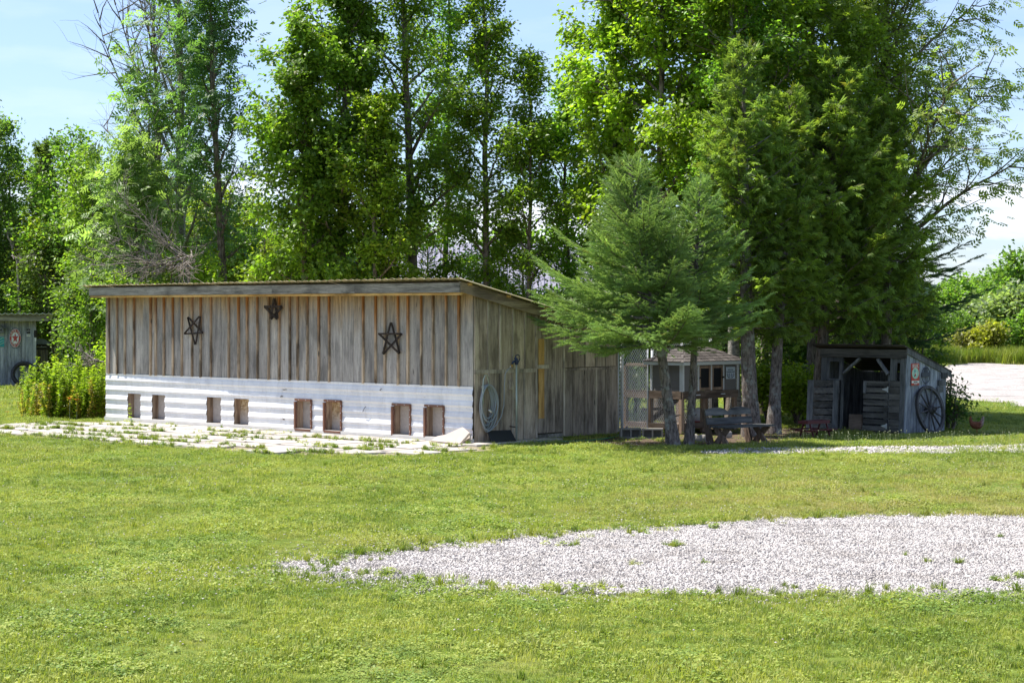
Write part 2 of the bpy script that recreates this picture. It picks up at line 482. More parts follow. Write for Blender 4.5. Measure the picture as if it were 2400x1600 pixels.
col = s.mix(s.math('MULTIPLY', s.ramp(n2, [(0.5, 0.0), (0.7, 1.0)]), 0.45), col, (0.20, 0.17, 0.05))
M_roof = s.finish(col, 0.55, 0.4, bump=n1, bd=0.01, bs=0.3, metal=0.25)
# particle board
s = NT('particle_board'); tc = s.n('TexCoord').outputs['Object']; rn = s.n('ObjectInfo').outputs['Random']
v = s.n('TexVoronoi', {'Vector': s.n('Mapping', {'Vector': tc, 'Scale': (1, 1, 1.4), 'Rotation': (0, .6, 0)}).outputs[0], 'Scale': 22.0, 'Randomness': 1.0})
n1 = s.noise(tc, 7, 7, .8, 2.0)
g = s.n('SeparateColor', {0: v.outputs['Color']}).outputs[1]
warm = s.ramp(s.math('ADD', s.math('MULTIPLY', g, .5), s.math('MULTIPLY', n1, .5)), [(0.25, (0.26, 0.17, 0.08)), (0.5, (0.44, 0.31, 0.17)), (0.75, (0.58, 0.46, 0.30))])
grey = s.ramp(n1, [(0.3, (0.34, 0.30, 0.27)), (0.7, (0.52, 0.47, 0.43))])
zz = s.n('SeparateXYZ', {0: tc}).outputs[2]
low = s.n('MapRange', {'Value': s.math('ADD', zz, s.math('MULTIPLY', n1, 0.3)), 'From Min': 0.62, 'From Max': 0.35}).outputs[0]
fac = s.math('MAXIMUM', low, s.ramp(rn, [(0.45, 0.0), (0.55, 1.0)]))
M_osb = s.finish(s.mix(fac, warm, grey), 0.85, 0.1, bump=n1, bd=0.008, bs=0.6)
M_dark = plain('dark_iron', (0.025, 0.022, 0.022), 0.6, 0.3)
M_starwood = wood('charred_wood', [(0.018, 0.012, 0.010), (0.035, 0.025, 0.02), (0.06, 0.045, 0.035)], 'z', tint=0.1)

# ---------------------------------------------------------------- the long shed
E1 = Vector((0.7274, -0.6864, 0)).normalized(); E2 = Vector((-E1.y, E1.x, 0))
SH0 = Vector((-8.78, 43.25, 0)); SL = 11.13; SD = 3.90
sh_rot = math.atan2(E1.y, E1.x)
def ray_uv(px, v=0.0, origin=SH0, e1=E1, e2=E2):
    """u along e1 where the sight line of px crosses the plane at depth v"""
    k = (px - 1200.0) / FPX; o = origin + e2 * v
    return (k * o.y - o.x) / (e1.x - k * e1.y)
def ray_v(px, u, origin=SH0, e1=E1, e2=E2):
    k = (px - 1200.0) / FPX; o = origin + e1 * u
    return (k * o.y - o.x) / (e2.x - k * e2.y)
def depth_at(u, v, origin=SH0, e1=E1, e2=E2): return (origin + e1*u + e2*v).y
def zuv(py, u, v, **k): return zat(py, depth_at(u, v, **k))

shed = thing('long_shed', 'long low shed of grey weathered boards above white ribbed metal with eight pop holes', 'shed', SH0, sh_rot)
roofz = lambda v: 2.83 - 0.21 * v
rb = random.Random(11)
# front boards and battens
bat_px = [259,278,296.5,318,-337,356.5,369,388,409,430,454,474,498,-520,540,563,583,607,633.5,658,683,701,724,751,775.5,-804,-831.5,855,884,906,937,960,991,1019,1049.5,1079]
us = [0.0] + [ray_uv(abs(p)) for p in bat_px] + [SL]
Z0, Z1 = 1.03, 2.80
for i in range(len(us)-1):
    a, b = us[i], us[i+1]
    if b - a < 0.03: continue
    dz = rb.uniform(-.012, .012); dv = rb.uniform(-.004, .004)
    MB().box((a+.004, -.022+dv, Z0+dz), (b-.004, 0.0+dv, Z1)).build('board', M_board, shed)
for p in bat_px:
    if p < 0: continue
    u = ray_uv(p); w = rb.uniform(.019, .025); ln = rb.uniform(-.004, .004)
    MB().add([], []).hexa([(u-w, -.062, Z0+rb.uniform(-.02, .02)), (u+w, -.062, Z0), (u+w, -.026, Z0), (u-w, -.026, Z0)],
        [(u-w+ln, -.062, Z1-.01), (u+w+ln, -.062, Z1-.01), (u+w+ln, -.026, Z1-.01), (u-w+ln, -.026, Z1-.01)]).build('batten', M_batten, shed)
MB().box((-.03, -.03, 0.0), (-.002, .06, 2.8)).build('corner_board', M_side_bat, shed)
# ribbed metal skirt with the pop holes cut out
holes = []
for (x0, x1, y0, y1, fr) in [(301,331,922,986,0),(358,388,925,989.5,0),(486,519.6,930.6,997,0),(550,584,934,1000,0),
                             (697,731,939,1010,1),(765,801,941,1012,1),(925,963,950,1021,1),(1001,1041,953,1025,1)]:
    a, b = ray_uv(x0, -.02), ray_uv(x1, -.02); um = (a+b)/2
    holes.append((a, b, max(0.10, zuv(y1, um, 0)), zuv(y0, um, 0), fr))
def rib(z):
    """outward bulge of the sheet at height z: ribs every 0.205 m"""
    t = ((z + 0.015) / 0.205) % 1.0
    return 0.019 * (0.5 - 0.5*math.cos(2*math.pi*t))**1.6 + 0.004*math.sin(6*math.pi*t)
def rib_strip(mb, u0, u1, z0, z1, lap=0.0):
    n = max(2, int((z1-z0)/0.0125)); k = 5 if u1-u0 > .5 else 2
    vs = []
    for i in range(n+1):
        z = z0 + (z1-z0)*i/n
        for j in range(k):
            u = u0 + (u1-u0)*j/(k-1)
            vs.append((u, -.030 - rib(z) - lap - 0.003*mnoise.noise(Vector((u*2.1, z*3, 4))), z))
    mb.add(vs, [(i*k+j, i*k+j+1, (i+1)*k+j+1, (i+1)*k+j) for i in range(n) for j in range(k-1)])
seams = [-.02, ray_uv(284), ray_uv(661), ray_uv(880), SL+.012]
for q in range(4):
    a, b = seams[q], seams[q+1] + (.03 if q < 3 else 0); mb = MB(); cur = a
    for (h0, h1, hz0, hz1, fr) in holes:
        if h1 < a or h0 > b: continue
        rib_strip(mb, cur, h0, 0.09, 1.035, .002*(q % 2)); rib_strip(mb, h0, h1, hz1, 1.035, .002*(q % 2)); cur = h1
    rib_strip(mb, cur, b, 0.09, 1.035, .002*(q % 2))
    mb.build('metal_sheet', M_white_metal, shed, smooth=True)
M_foot = plain('whitewashed_sill', (0.60, 0.58, 0.55), 0.8, 0.2, var=0.2, scale=6)
MB().box((-.02, -.075, 0.0), (SL+.01, .02, .10)).build('base_beam', M_foot, shed)
# pop holes
for (a, b, z0, z1, fr) in holes:
    fo = MB()
    t = .022
    fo.box((a-t, -.02, z0), (a, .16, z1+t)); fo.box((b, -.02, z0), (b+t, .16, z1+t)); fo.box((a, -.02, z1), (b, .16, z1+t)); fo.box((a, -.02, z0-t), (b, .16, z0))
    h = fo.build('pop_hole_frame', M_jamb, shed)
    MB().box((a+.001, .125, z0+.001), (b-.001, .14, z1-.001)).build('hatch_board', M_osb, h)
    if fr:
        tl = rb.uniform(-.02, .04)
        MB().box((a-.045, -.075, z0-.02), (a-.008, -.040, z1-.02)).box((a-.008, -.075, z0-.02), (a-.002, -.02, z1-.02)).build('side_trim', M_brown_metal, h)
        MB().box((b+.002, -.070, z0-.01), (b+.034, -.040, z1+.03)).build('side_trim', M_brown_metal, h)
        MB().box((a-.02+tl*.2, -.082, z1-.002), (b+.02, -.062, z1+.04)).build('top_trim', M_brown_metal, h)
        if z0 > 0.05 and (a < ray_uv(820)):
            MB().box((a-.01, -.085, z0-.045), (b+.02, -.03, z0-.003)).build('bottom_trim', M_brown_metal, h)
        for q in range(4):
            zq = z0 + (z1-z0)*(q+.5)/4
            MB().box((b+.012, -.076, zq-.006), (b+.024, -.0705, zq+.006)).build('screw', M_white_metal, h)
        for q in range(2): MB().box((a+(b-a)*(.25+.5*q)-.006, -.088, z1+.014), (a+(b-a)*(.25+.5*q)+.006, -.0825, z1+.026)).build('screw', M_white_metal, h)
# dents and scrape marks on the metal
M_scar = plain('rust_mark', (0.10, 0.07, 0.05), 0.8, 0.2)
for (px, py, w, h) in [(668, 913, .16, .014), (664, 928, .10, .02), (897, 913, .05, .05), (669, 981, .05, .03)]:
    u = ray_uv(px); z = zuv(py, u, 0); mb = MB()
    for q in range(7):
        uu = u + rb.uniform(-w, w)*.5; zz_ = z + rb.uniform(-h, h)*.5
        mb.beam((uu-.012, -.033-rib(zz_)-.004, zz_), (uu+.014, -.033-rib(zz_)-.004, zz_+rb.uniform(-.006, .006)), .006, .007)
    mb.build('scrape_mark', M_scar, shed)
mb = MB(); u = ray_uv(858); z = zuv(962, u, 0)
mb.tube([(u-.02, -.065, z-.02), (u+.02, -.08, z+.03), (u+.075, -.075, z+.085)], .006, 4).build('hook', M_dark, shed)

# eaves: fascia, soffit, purlin ends
def evpt(u): return -(.33 + .12*(u/SL))
fz0, fz1 = 2.715, 2.888
cuts = [-.18, ray_uv(640, -.4), ray_uv(832, -.45), SL+.13]
for q in range(3):
    a, b = cuts[q]+.002, cuts[q+1]-.002
    va, vb = evpt(a), evpt(b); th = .038
    MB().hexa([(a, va-th, fz0), (b, vb-th, fz0), (b, vb, fz0), (a, va, fz0)], [(a, va-th, fz1), (b, vb-th, fz1), (b, vb, fz1), (a, va, fz1)]).build('fascia_board', M_trim, shed)
MB().hexa([(-.17, -.325, 2.668), (SL+.11, -.445, 2.668), (SL+.11, -.024, 2.72), (-.17, -.024, 2.72)],
          [(-.17, -.325, 2.712), (SL+.11, -.445, 2.712), (SL+.11, -.024, 2.757), (-.17, -.024, 2.757)]).build('soffit_board', M_soffit, shed)
# roof sheets, ribs run down the slope
RU0, RU1 = -.36, SL+.22; nsh = 13
def eave_v(u): return -(.42 + .16*(u/SL))
for q in range(nsh):
    a = RU0 + (RU1-RU0)*q/nsh - .01; b = RU0 + (RU1-RU0)*(q+1)/nsh + .035
    n = int((b-a)/.0245); vs = []; fs = []
    kink = rb.uniform(-.012, .012)
    for i in range(n+1):
        u = a + (b-a)*i/n; w = .022*(0.5-0.5*math.cos(2*math.pi*(u/.19)))**1.4 + .004*(q % 2) - (.012 if i > n-2 else 0)
        for j, v in enumerate((eave_v(u)+kink, .8, 2.4, SD+.35)):
            vs.append((u, v, roofz(v)+w+.012 + (0 if j else rb.uniform(-.003, .003))))
        for j, v in enumerate((eave_v(u)+kink, .8, 2.4, SD+.35)):
            vs.append((u, v, roofz(v)+w+.009))
    k = 8
    for i in range(n):
        for j in range(3):
            fs.append((i*k+j, (i+1)*k+j, (i+1)*k+j+1, i*k+j+1)); fs.append((i*k+4+j, i*k+5+j, (i+1)*k+5+j, (i+1)*k+4+j))
        fs.append((i*k, i*k+4, (i+1)*k+4, (i+1)*k)); fs.append((i*k+3, (i+1)*k+3, (i+1)*k+7, i*k+7))
    for i in (0, n):
        for j in range(3): fs.append((i*k+j, i*k+j+1, i*k+5+j, i*k+4+j))
    MB().add(vs, fs).build('roof_sheet', M_roof, shed, smooth=False)
# rafters/purlins seen at the rake
for q in range(5):
    v = -.25 + q*1.0
    MB().box((-.28, v-.045, roofz(v)-.045), (SL+.17, v+.045, roofz(v)+.002)).build('purlin', M_soffit, shed)

# side wall
SU = SL
def side_board(v0, v1, z0, z1, mat, name='board', t=.022, par=None, off=0.0):
    zt0 = min(z1, roofz(v0)-.05); zt1 = min(z1, roofz(v1)-.05)
    a = SU + off
    MB().hexa([(a, v0, z0), (a+t, v0, z0), (a+t, v1, z0), (a, v1, z0)], [(a, v0, zt0), (a+t, v0, zt0), (a+t, v1, zt1), (a, v1, zt1)]).build(name, mat, par or shed)
vp = lambda px: ray_v(px, SU + .02)
up_px = [1110.5, 1143, 1171, 1201, 1229.5, 1256]
lo_px = [1110.5, 1144, 1172, 1200, 1227.5, 1256]
MIDZ = 1.295
for ps, z0, z1 in ((up_px, MIDZ+.03, 3), (lo_px, .03, MIDZ-.03)):
    vv = [0.0] + [vp(p) for p in ps[1:]]
    for i in range(len(vv)-1):
        m_ = M_side if z0 > 1 else M_side
        side_board(vv[i]+.003, vv[i+1]-.003, z0, z1, m_)
        if i: side_board(vv[i]-.018, vv[i]+.018, z0, z1, M_side_bat, 'batten', .024, off=.023)
dv0, dv1 = vp(1256), vp(1319)
MB().box((SU-.002, .0, MIDZ-.035), (SU+.038, dv0-.003, MIDZ+.035)).build('rail', M_side_bat, shed)
ups = [dv1, vp(1343), vp(1370), vp(1396), vp(1419), SD]
for z0, z1 in ((MIDZ+.03, 3), (.03, MIDZ-.03)):
    for i in range(5):
        side_board(ups[i]+.003, ups[i+1]-.003, z0, z1, M_side if z0 > 1 else M_door)
        if i: side_board(ups[i]-.016, ups[i]+.016, z0, z1, M_side_bat if i == 3 else M_door, 'batten', .02, off=.023)
MB().box((SU-.002, dv1+.003, MIDZ-.03), (SU+.035, SD, MIDZ+.02)).build('rail', M_door, shed)
MB().box((SU-.03, SD+.002, 0), (SU+.025, SD+.05, roofz(SD)-.06)).build('corner_board', M_door, shed)
# plank door
um = SU; dz1 = zat(764, depth_at(SU, dv0)); dz0 = .12
door = MB().box((SU+.0, dv0+.012, dz0), (SU+.018, dv1-.012, dz1)).build('door', M_door, shed)
dpx = [1259, 1281, 1299, 1317]
for i in range(3):
    a, b = vp(dpx[i]), vp(dpx[i+1])
    MB().box((SU+.019, a+.002, dz0+.01), (SU+.036, b-.002, dz1-.005)).build('plank', M_door, door)
ya, yb = vp(1260), vp(1273)
MB().box((SU+.037, ya, zat(984, 36.3)), (SU+.050, yb, zat(795, 36.3))).build('patch_board', M_yellow, door)
MB().box((SU+.052, dv0-.03, zat(866, 36.2)), (SU+.085, vp(1281), zat(857, 36.2))).build('turn_button', M_side_bat, door)
MB().box((SU-.01, dv0+.0, 0.0), (SU+.03, dv1, .105)).build('door_sill', M_trim, shed)
a, b = dv0, vp(1283)
side_board(dv0+.003, dv1-.2, dz1+.015, 3, M_side, 'header_board')
side_board(dv1-.195, dv1-.003, dz1+.015, 3, M_side, 'header_board')
side_board(dv0-.020, dv0+.006, .05, 3, M_side_bat, 'door_trim', .03, off=.024)
side_board(dv1-.006, dv1+.03, .05, 3, M_side_bat, 'door_trim', .03, off=.024)
# small fixtures
MB().box((SU+.03, vp(1191), zat(914, 36)), (SU+.07, vp(1200), zat(893, 36))).build('block', M_side_bat, shed)
# rake board
v0, v1 = -.47, SD+.3
MB().hexa([(SU+.10, v0, roofz(v0)-.20), (SU+.14, v0, roofz(v0)-.20), (SU+.14, v1, roofz(v1)-.20), (SU+.10, v1, roofz(v1)-.20)],
          [(SU+.10, v0, roofz(v0)-.02), (SU+.14, v0, roofz(v0)-.02), (SU+.14, v1, roofz(v1)-.02), (SU+.10, v1, roofz(v1)-.02)]).build('rake_board', M_rake, shed)
# left and back walls
for i in range(19):
    a = SD*i/19; b = SD*(i+1)/19
    MB().hexa([(.0, a+.003, .03), (.022, a+.003, .03), (.022, b-.003, .03), (0, b-.003, .03)],
              [(.0, a+.003, roofz(a)-.05), (.022, a+.003, roofz(a)-.05), (.022, b-.003, roofz(b)-.05), (0, b-.003, roofz(b)-.05)]).build('board', M_side, shed)
for i in range(54):
    a = SL*i/54; b = SL*(i+1)/54
    MB().box((a+.003, SD+.001, .03), (b-.003, SD+.022, roofz(SD)-.06)).build('board', M_side, shed)

# ---------------------------------------------------------------- three stars of sticks
def star(pts, order, lab, wd=.034):
    us_ = [(ray_uv(x, -.09), y) for x, y in pts]
    P = [(u, zuv(y, u, -.09)) for u, y in us_]
    cu = sum(p[0] for p in P)/5; cz = sum(p[1] for p in P)/5
    loc = SH0 + E1*cu + E2*(-.066) + Vector((0, 0, cz))
    st = thing('star_decoration', lab, 'star', loc, sh_rot, 'dark stick stars on the board wall')
    for k, (i, j) in enumerate(order):
        a = P[i]; b = P[j]; y = -.012 - .016*(k % 3)
        MB().beam((a[0]-cu, y, a[1]-cz), (b[0]-cu, y, b[1]-cz), wd, .018, up=(0, 1, 0)).build('stick', M_starwood, st)
star([(440,743.5),(468.6,742),(474,780),(457.4,807),(433.5,782)], [(0,2),(2,4),(4,1),(1,3),(3,0)],
     'dark wooden stick star hung upside down on the left of the board wall')
star([(642.4,699),(660,718.6),(649.5,747),(634.5,747),(620.8,718.6)], [(0,2),(2,4),(4,1),(1,3),(3,0)],
     'smallest dark stick star, hung high just under the shed eave', .05)
star([(916,756),(940.5,782),(935.7,828),(897.5,829),(888.5,782)], [(0,2),(2,4),(4,1),(1,3),(3,0)],
     'largest upright dark stick star near the right end of the board wall')
# ---------------------------------------------------------------- patio of concrete slabs
PV0, PV1 = -4.15, -.10
s = NT('concrete_slab'); pos = s.n('NewGeometry').outputs['Position']; rn = s.n('ObjectInfo').outputs['Random']
n1 = s.noise(pos, 3.0, 6, .65); n2 = s.noise(pos, 40, 4, .6)
c = s.ramp(n1, [(0.3, (0.33, 0.295, 0.255)), (0.65, (0.48, 0.44, 0.40))])
c = s.mix(1.0, c, s.ramp(rn, [(0, 0.86), (1, 1.12)]), 'MULTIPLY')
M_slab = s.finish(c, 0.85, 0.2, bump=n2, bd=0.004, bs=0.5)
s = NT('patio_sand'); pos = s.n('NewGeometry').outputs['Position']; f = s.noise(pos, 14, 6, .7)
M_sand = s.finish(s.ramp(f, [(0.35, (0.16, 0.13, 0.075)), (0.65, (0.34, 0.30, 0.22))]), 0.95, 0.1, bump=f, bd=0.01, bs=0.7)
def shed_pt(u, v, z=0.0): return SH0 + E1*u + E2*v + Vector((0, 0, z))
bed_loop = [(-.35, -1.3), (.2, -.35), (1.2, -.02), (SL+.3, -.02), (SL+1.3, -.9), (SL+1.3, -2.2), (SL+1.1, -3.2), (SL+.3, -3.6), (9, -4.15), (6, -4.2), (3, -4.3), (1.0, -4.1), (.3, -2.9)]
patio, patio_poly = poly_sheet('patio', [shed_pt(u, v).xy for u, v in bed_loop], 0.005, M_sand, sub=.25, jag=.1, seed=21)
tag(patio, kind='structure')
rp_ = random.Random(5); slab_rects = []
rows = [(-.10, -.95), (-1.02, -1.78), (-1.86, -2.58), (-2.67, -3.38), (-3.48, -4.12)]
for ri, (va, vb) in enumerate(rows):
    u = [.9, .0, -.2, .5, .8][ri] - rp_.uniform(0, .3)
    uend = [SL+.1, SL+1.0, SL+.9, SL+.5, SL-.6][ri]
    while u < uend:
        w = rp_.uniform(.86, .94) if ri else rp_.uniform(1.1, 1.3)
        g = .04 + (rp_.random() < .3)*.06
        a, b = u + g/2, u + w - g/2; v0, v1 = vb + rp_.uniform(0, .05), va - rp_.uniform(0, .04)
        tilt = rp_.uniform(-.006, .010); zt = .034 + rp_.uniform(-.006, .010)
        if ri == 4 and rp_.random() < .18: u += w; continue
        cs = [shed_pt(a+rp_.uniform(-.01, .01), v0+rp_.uniform(-.02, .02)), shed_pt(b+rp_.uniform(-.01, .01), v0+rp_.uniform(-.02, .02)),
              shed_pt(b, v1), shed_pt(a, v1)]
        zs = [zt - tilt, zt + tilt, zt + rp_.uniform(-.004, .004), zt]
        mb = MB().hexa([(p.x, p.y, -.01) for p in cs], [(p.x, p.y, z) for p, z in zip(cs, zs)])
        mb.build('paving_slab', M_slab, patio, bevel=.006)
        slab_rects.append((a, b, v0, v1)); u += w
# the kerb stones at the foot of the side wall
for k, (a, b, w) in enumerate([(-.45, .15, .3), (.2, 1.15, .26), (1.2, 1.9, .22)]):
    cs = [shed_pt(SL+.12, a), shed_pt(SL+.12+w+.1, a), shed_pt(SL+.12+w+.1, b), shed_pt(SL+.12, b)]
    MB().hexa([(p.x, p.y, -.01) for p in cs], [(p.x, p.y, .045) for p in cs]).build('paving_slab', M_slab, patio, bevel=.006)

# broken slabs leaning on the metal
M_flag = plain('flagstone', (0.50, 0.43, 0.38), 0.85, 0.15, var=.15, scale=8)
def leaning_slab(pts, v0, thick, lab, grp=None):
    us_ = [ray_uv(px, v0) for px, py in pts]; c0 = sum(us_)/len(us_)
    t = thing('stone_slab', lab, 'slab', shed_pt(c0, v0, 0), sh_rot, grp)
    zs = [zuv(py, u, v0) for (px, py), u in zip(pts, us_)]; z0 = min(zs)
    P = [(u-c0, (z-z0)*.55, z-z0+.036) for u, z in zip(us_, zs)]
    MB().prism(P, (0, thick, -thick*.35)).build('slab_face', M_flag, t, bevel=.006)
leaning_slab([(1007,1034),(1018,1023),(1037,1019),(1068,1002),(1090,1016),(1077,1041)], -.42, .05, 'cracked buff stone slab leaning on the white metal by the shed corner')
leaning_slab([(1050,1040),(1066,1016),(1092,1021),(1096,1031),(1080,1042)], -.20, .045, 'second smaller stone slab tucked behind the leaning buff slab')

# ---------------------------------------------------------------- hydrant, hose, board at the side wall
M_pipe = plain('galvanised_pipe', (0.42, 0.47, 0.42), 0.4, 0.5, metal=.4, var=.15)
M_blue = plain('blue_cast_head', (0.015, 0.028, 0.085), 0.4, 0.5)
M_brass = plain('brass', (0.42, 0.25, 0.06), 0.35, 0.5, metal=.6)
M_hose = plain('grey_blue_hose', (0.27, 0.30, 0.32), 0.4, 0.4, var=.15)
M_hose2 = plain('pale_hose_fitting', (0.55, 0.53, 0.50), 0.5, 0.4)
M_green_hose = plain('green_hose', (0.03, 0.20, 0.10), 0.45, 0.4)
M_blackboard = plain('black_rubber', (0.02, 0.023, 0.028), 0.55, 0.35)
HU = SL + .20
hv = ray_v(1210.5, HU); hd = depth_at(HU, hv)
hl = SH0 + E1*HU + E2*hv
hyd = thing('yard_hydrant', 'galvanised standpipe with a dark blue lever head beside the coiled hose', 'hydrant', hl, sh_rot)
ztop = zat(853, hd)
MB().tube([(0, 0, -.02), (0, 0, ztop)], .018, 10).build('pipe', M_pipe, hyd, smooth=True)
hb_ = MB()
hb_.tube([(0, 0, ztop-.01), (0, 0, ztop+.05), (0, -.01, ztop+.09), (0, -.04, ztop+.11)], [.03, .036, .032, .02], 10)
hb_.tube([(0, -.01, ztop+.05), (0, -.07, ztop+.045), (0, -.10, ztop+.03), (0, -.115, ztop+.0)], [.026, .022, .02, .018], 8)
hb_.build('hydrant_head', M_blue, hyd, smooth=True)
MB().tube([(0, .02, ztop+.03), (0, .055, ztop+.04), (0, .085, ztop+.09), (0, .075, ztop+.15), (0, .03, ztop+.17), (0, -.02, ztop+.155), (0, -.02, ztop+.10)], .011, 8).build('lever', M_blue, hyd, smooth=True)
MB().tube([(0, -.115, ztop+.0), (0, -.118, ztop-.03), (0, -.10, ztop-.05)], [.016, .018, .013], 8).build('brass_adapter', M_brass, hyd, smooth=True)
MB().tube([(0.012, .012, 0.28), (-.2, .012, .29)], .010, 6).build('pipe_strap', M_dark, hyd)
# hose coil on a hanger
cu_ = SL + .10
cv = ray_v(1140, cu_); cd = depth_at(cu_, cv); cz = zat(905, cd)
hose = thing('hose_coil', 'grey-blue garden hose coiled over a hanger near the shed corner', 'hose', SH0 + E1*cu_ + E2*cv, sh_rot)
MB().box((-.075, -.05, cz-.03), (-.06, .15, cz+.01)).box((-.075, -.05, cz-.04), (.03, -.03, cz-.025)).box((-.075, .13, cz-.04), (.03, .15, cz-.025)).build('hanger', M_hose2, hose)
rr = random.Random(3)
def loop(wd, ht, off, x, zc):
    pts = []
    for i in range(40):
        t = 2*math.pi*i/40; s_ = math.sin(t); c_ = math.cos(t)
        sag = (1 - s_)*.5
        pts.append((x + .004*math.sin(3*t), off + wd*c_*(.78 + .22*sag) + .03*sag*math.sin(t*2+off*20), zc + ht*(s_ - 1)))
    return pts
for k in range(8):
    wd = .165 + .012*k + rr.uniform(-.012, .012); ht = [.37, .39, .36, .42, .40, .30, .41, .33][k]
    MB().tube(loop(wd, ht, .02 + rr.uniform(-.03, .03), -.045 + .013*k, cz + .02 + rr.uniform(-.01, .012)), .0125, 6, closed=True).build('hose_loop', M_hose, hose, smooth=True)
MB().tube([(.04, -.12, cz-.3), (.04, -.135, cz-.1), (.04, -.12, cz+.12), (.04, -.08, cz+.20), (.04, -.03, cz+.20), (.04, .0, cz+.12), (.04, .03, cz+.03)], .0095, 6).build('hose_loop', M_pipe, hose, smooth=True)
MB().tube([(.06, .0, cz-.42), (.06, .05, cz-.45), (.06, .085, cz-.47)], [.014, .022, .014], 8).build('nozzle', M_hose2, hose, smooth=True)
# lead from coil to hydrant
lead = []
pp = [(1196,861),(1190,866),(1184,876),(1182,905),(1181,950),(1175,975),(1163,996),(1150,1008),(1141,1012)]
MB_l = MB()
for px, py in pp:
    v_ = ray_v(px, cu_+.06); p = (.06, v_-cv, zat(py, depth_at(cu_+.06, v_))); lead.append(p)
MB_l.tube(lead, .009, 6).build('hose_lead', M_hose, hose, smooth=True)
MB().tube([lead[0], ((lead[0][0]), lead[0][1]+.018, lead[0][2]+.03)], .014, 8).build('coupling', M_hose2, hose, smooth=True)
# black board leaning against the wall
bp_ = [(1142,1009),(1197,1007),(1212,1044),(1156,1044)]
bu = [SL+.09, SL+.09, SL+.42, SL+.42]
P = []
bv0 = ray_v(1142, bu[0])
for (px, py), u in zip(bp_, bu):
    v_ = ray_v(px, u); P.append((u-SL-.09, v_-bv0, max(.03, zat(py, depth_at(u, v_)))))
bb = thing('rubber_mat', 'flat black rubber mat leaning against the side wall below the hose', 'mat', SH0 + E1*(SL+.09) + E2*bv0, sh_rot)
MB().prism(P, (-.012, 0, -.012)).build('mat_sheet', M_blackboard, bb)
# green hose on the ground
gh = [gnd(*p) for p in [(1211,1039),(1222,1041),(1236,1045)]]
gp2 = [gnd(*p) for p in [(1211,1038.5),(1240,1036),(1290,1037),(1340,1036),(1390,1033),(1420,1030),(1445,1025),(1453,1019)]]
def ground_hose(pts, lab, r=.011):
    t = thing('garden_hose', lab, 'hose', pts[0])
    q = [p - pts[0] + Vector((0, 0, .02)) for p in pts]
    # smooth the path a little
    for _ in range(2):
        nq = [q[0]]
        for a, b in zip(q[:-1], q[1:]): nq += [a.lerp(b, .25), a.lerp(b, .75)]
        q = nq + [q[-1]]
    MB().tube(q, r, 6).build('hose_tube', M_green_hose, t, smooth=True)
ground_hose(gp2, 'long green garden hose lying along the foot of the side wall')
ground_hose(gh, 'short green hose end curling into the grass by the standpipe')

# ---------------------------------------------------------------- chain-link run
M_galv = plain('galvanised_steel', (0.62, 0.64, 0.66), 0.4, 0.5, metal=.15, var=.1)
def chain_panel(par, p0, p1, zb, zt, pitch=.06, r=.0052):
    """woven wire between two ground points; zigzag wires crossing"""
    p0 = Vector(p0); p1 = Vector(p1); ln = (p1-p0).length; d = (p1-p0)/ln; nrm = Vector((-d.y, d.x, 0))
    V = []; F = []; H = zt - zb; k = pitch
    def seg(a, b, off):
        A = p0 + d*a[0] + Vector((0, 0, zb + a[1])) + nrm*off; B = p0 + d*b[0] + Vector((0, 0, zb + b[1])) + nrm*off
        dd = (B-A).normalized(); u = dd.cross(nrm).normalized()*r; w = nrm*r; i = len(V)
        for P in (A, B): V.extend([tuple(P+u), tuple(P-u*.5+w*.87), tuple(P-u*.5-w*.87)])
        F.extend([(i, i+1, i+4, i+3), (i+1, i+2, i+5, i+4), (i+2, i, i+3, i+5)])
    sl = 1.35; x = -H/sl
    while x < ln:
        a0 = max(0, x); b0 = min(ln, x + H/sl)
        if b0 > a0:
            seg((a0, (a0-x)*sl), (b0, (b0-x)*sl), .002); seg((a0, H-(a0-x)*sl), (b0, H-(b0-x)*sl), -.002)
        x += k
    m = MB(); m.v = V; m.f = F
    return tag(m.build('wire_mesh', M_galv, par), kind='stuff')
def pipe(par, a, b, r=.02, name='post'): return MB().tube([a, b], r, 8).build(name, M_galv, par, smooth=True)
cg = thing('chain_link_gate', 'galvanised chain-link gate standing between the shed end and the hutch', 'gate', (xat(1449, 38.6), 38.6, 0))
xa, xb = 0.0, xat(1519, 39.0) - xat(1449, 38.6)
za = zat(787.5, 38.6)
p0 = Vector((0, 0, 0)); p1 = Vector((xb, .5, 0))
pipe(cg, (0, 0, .05), (0, 0, za), .017); pipe(cg, (p1.x, p1.y, .05), (p1.x, p1.y, za), .017)
pipe(cg, (0, 0, za), (p1.x, p1.y, za), .017, 'rail'); pipe(cg, (0, 0, .07), (p1.x, p1.y, .07), .017, 'rail')
chain_panel(cg, p0, p1, .07, za)
MB().tube([(.0, -.03, zat(812, 38.6)), (.09, -.03, zat(812, 38.6))], .022, 8).build('latch', M_galv, cg)
cf = thing('chain_link_fence', 'tall chain-link dog run fence behind the hutch', 'fence', (xat(1458, 39.0), 39.0, 0))
zt_ = zat(778, 39.6)
o_ = cf.location
q0 = Vector((xat(1529, 39.6), 39.6, 0)) - o_; q1 = Vector((xat(1665, 41.0), 41.0, 0)) - o_
pipe(cf, (0, 0, 0), (0, 0, zat(790, 39.0)), .03)
pipe(cf, q0, q0 + Vector((0, 0, zt_)), .03); pipe(cf, q1, q1 + Vector((0, 0, zt_)), .03)
qm = q0.lerp(q1, .5); pipe(cf, qm, qm + Vector((0, 0, zt_)), .025)
pipe(cf, q0 + Vector((-.15, -.1, zt_)), q1 + Vector((0, 0, zt_)), .02, 'rail')
pipe(cf, q0 + Vector((-.2, -.1, zt_-.1)), q1 + Vector((0, 0, zt_-.10)), .015, 'rail')
chain_panel(cf, q0, q1, .05, zt_-.1)

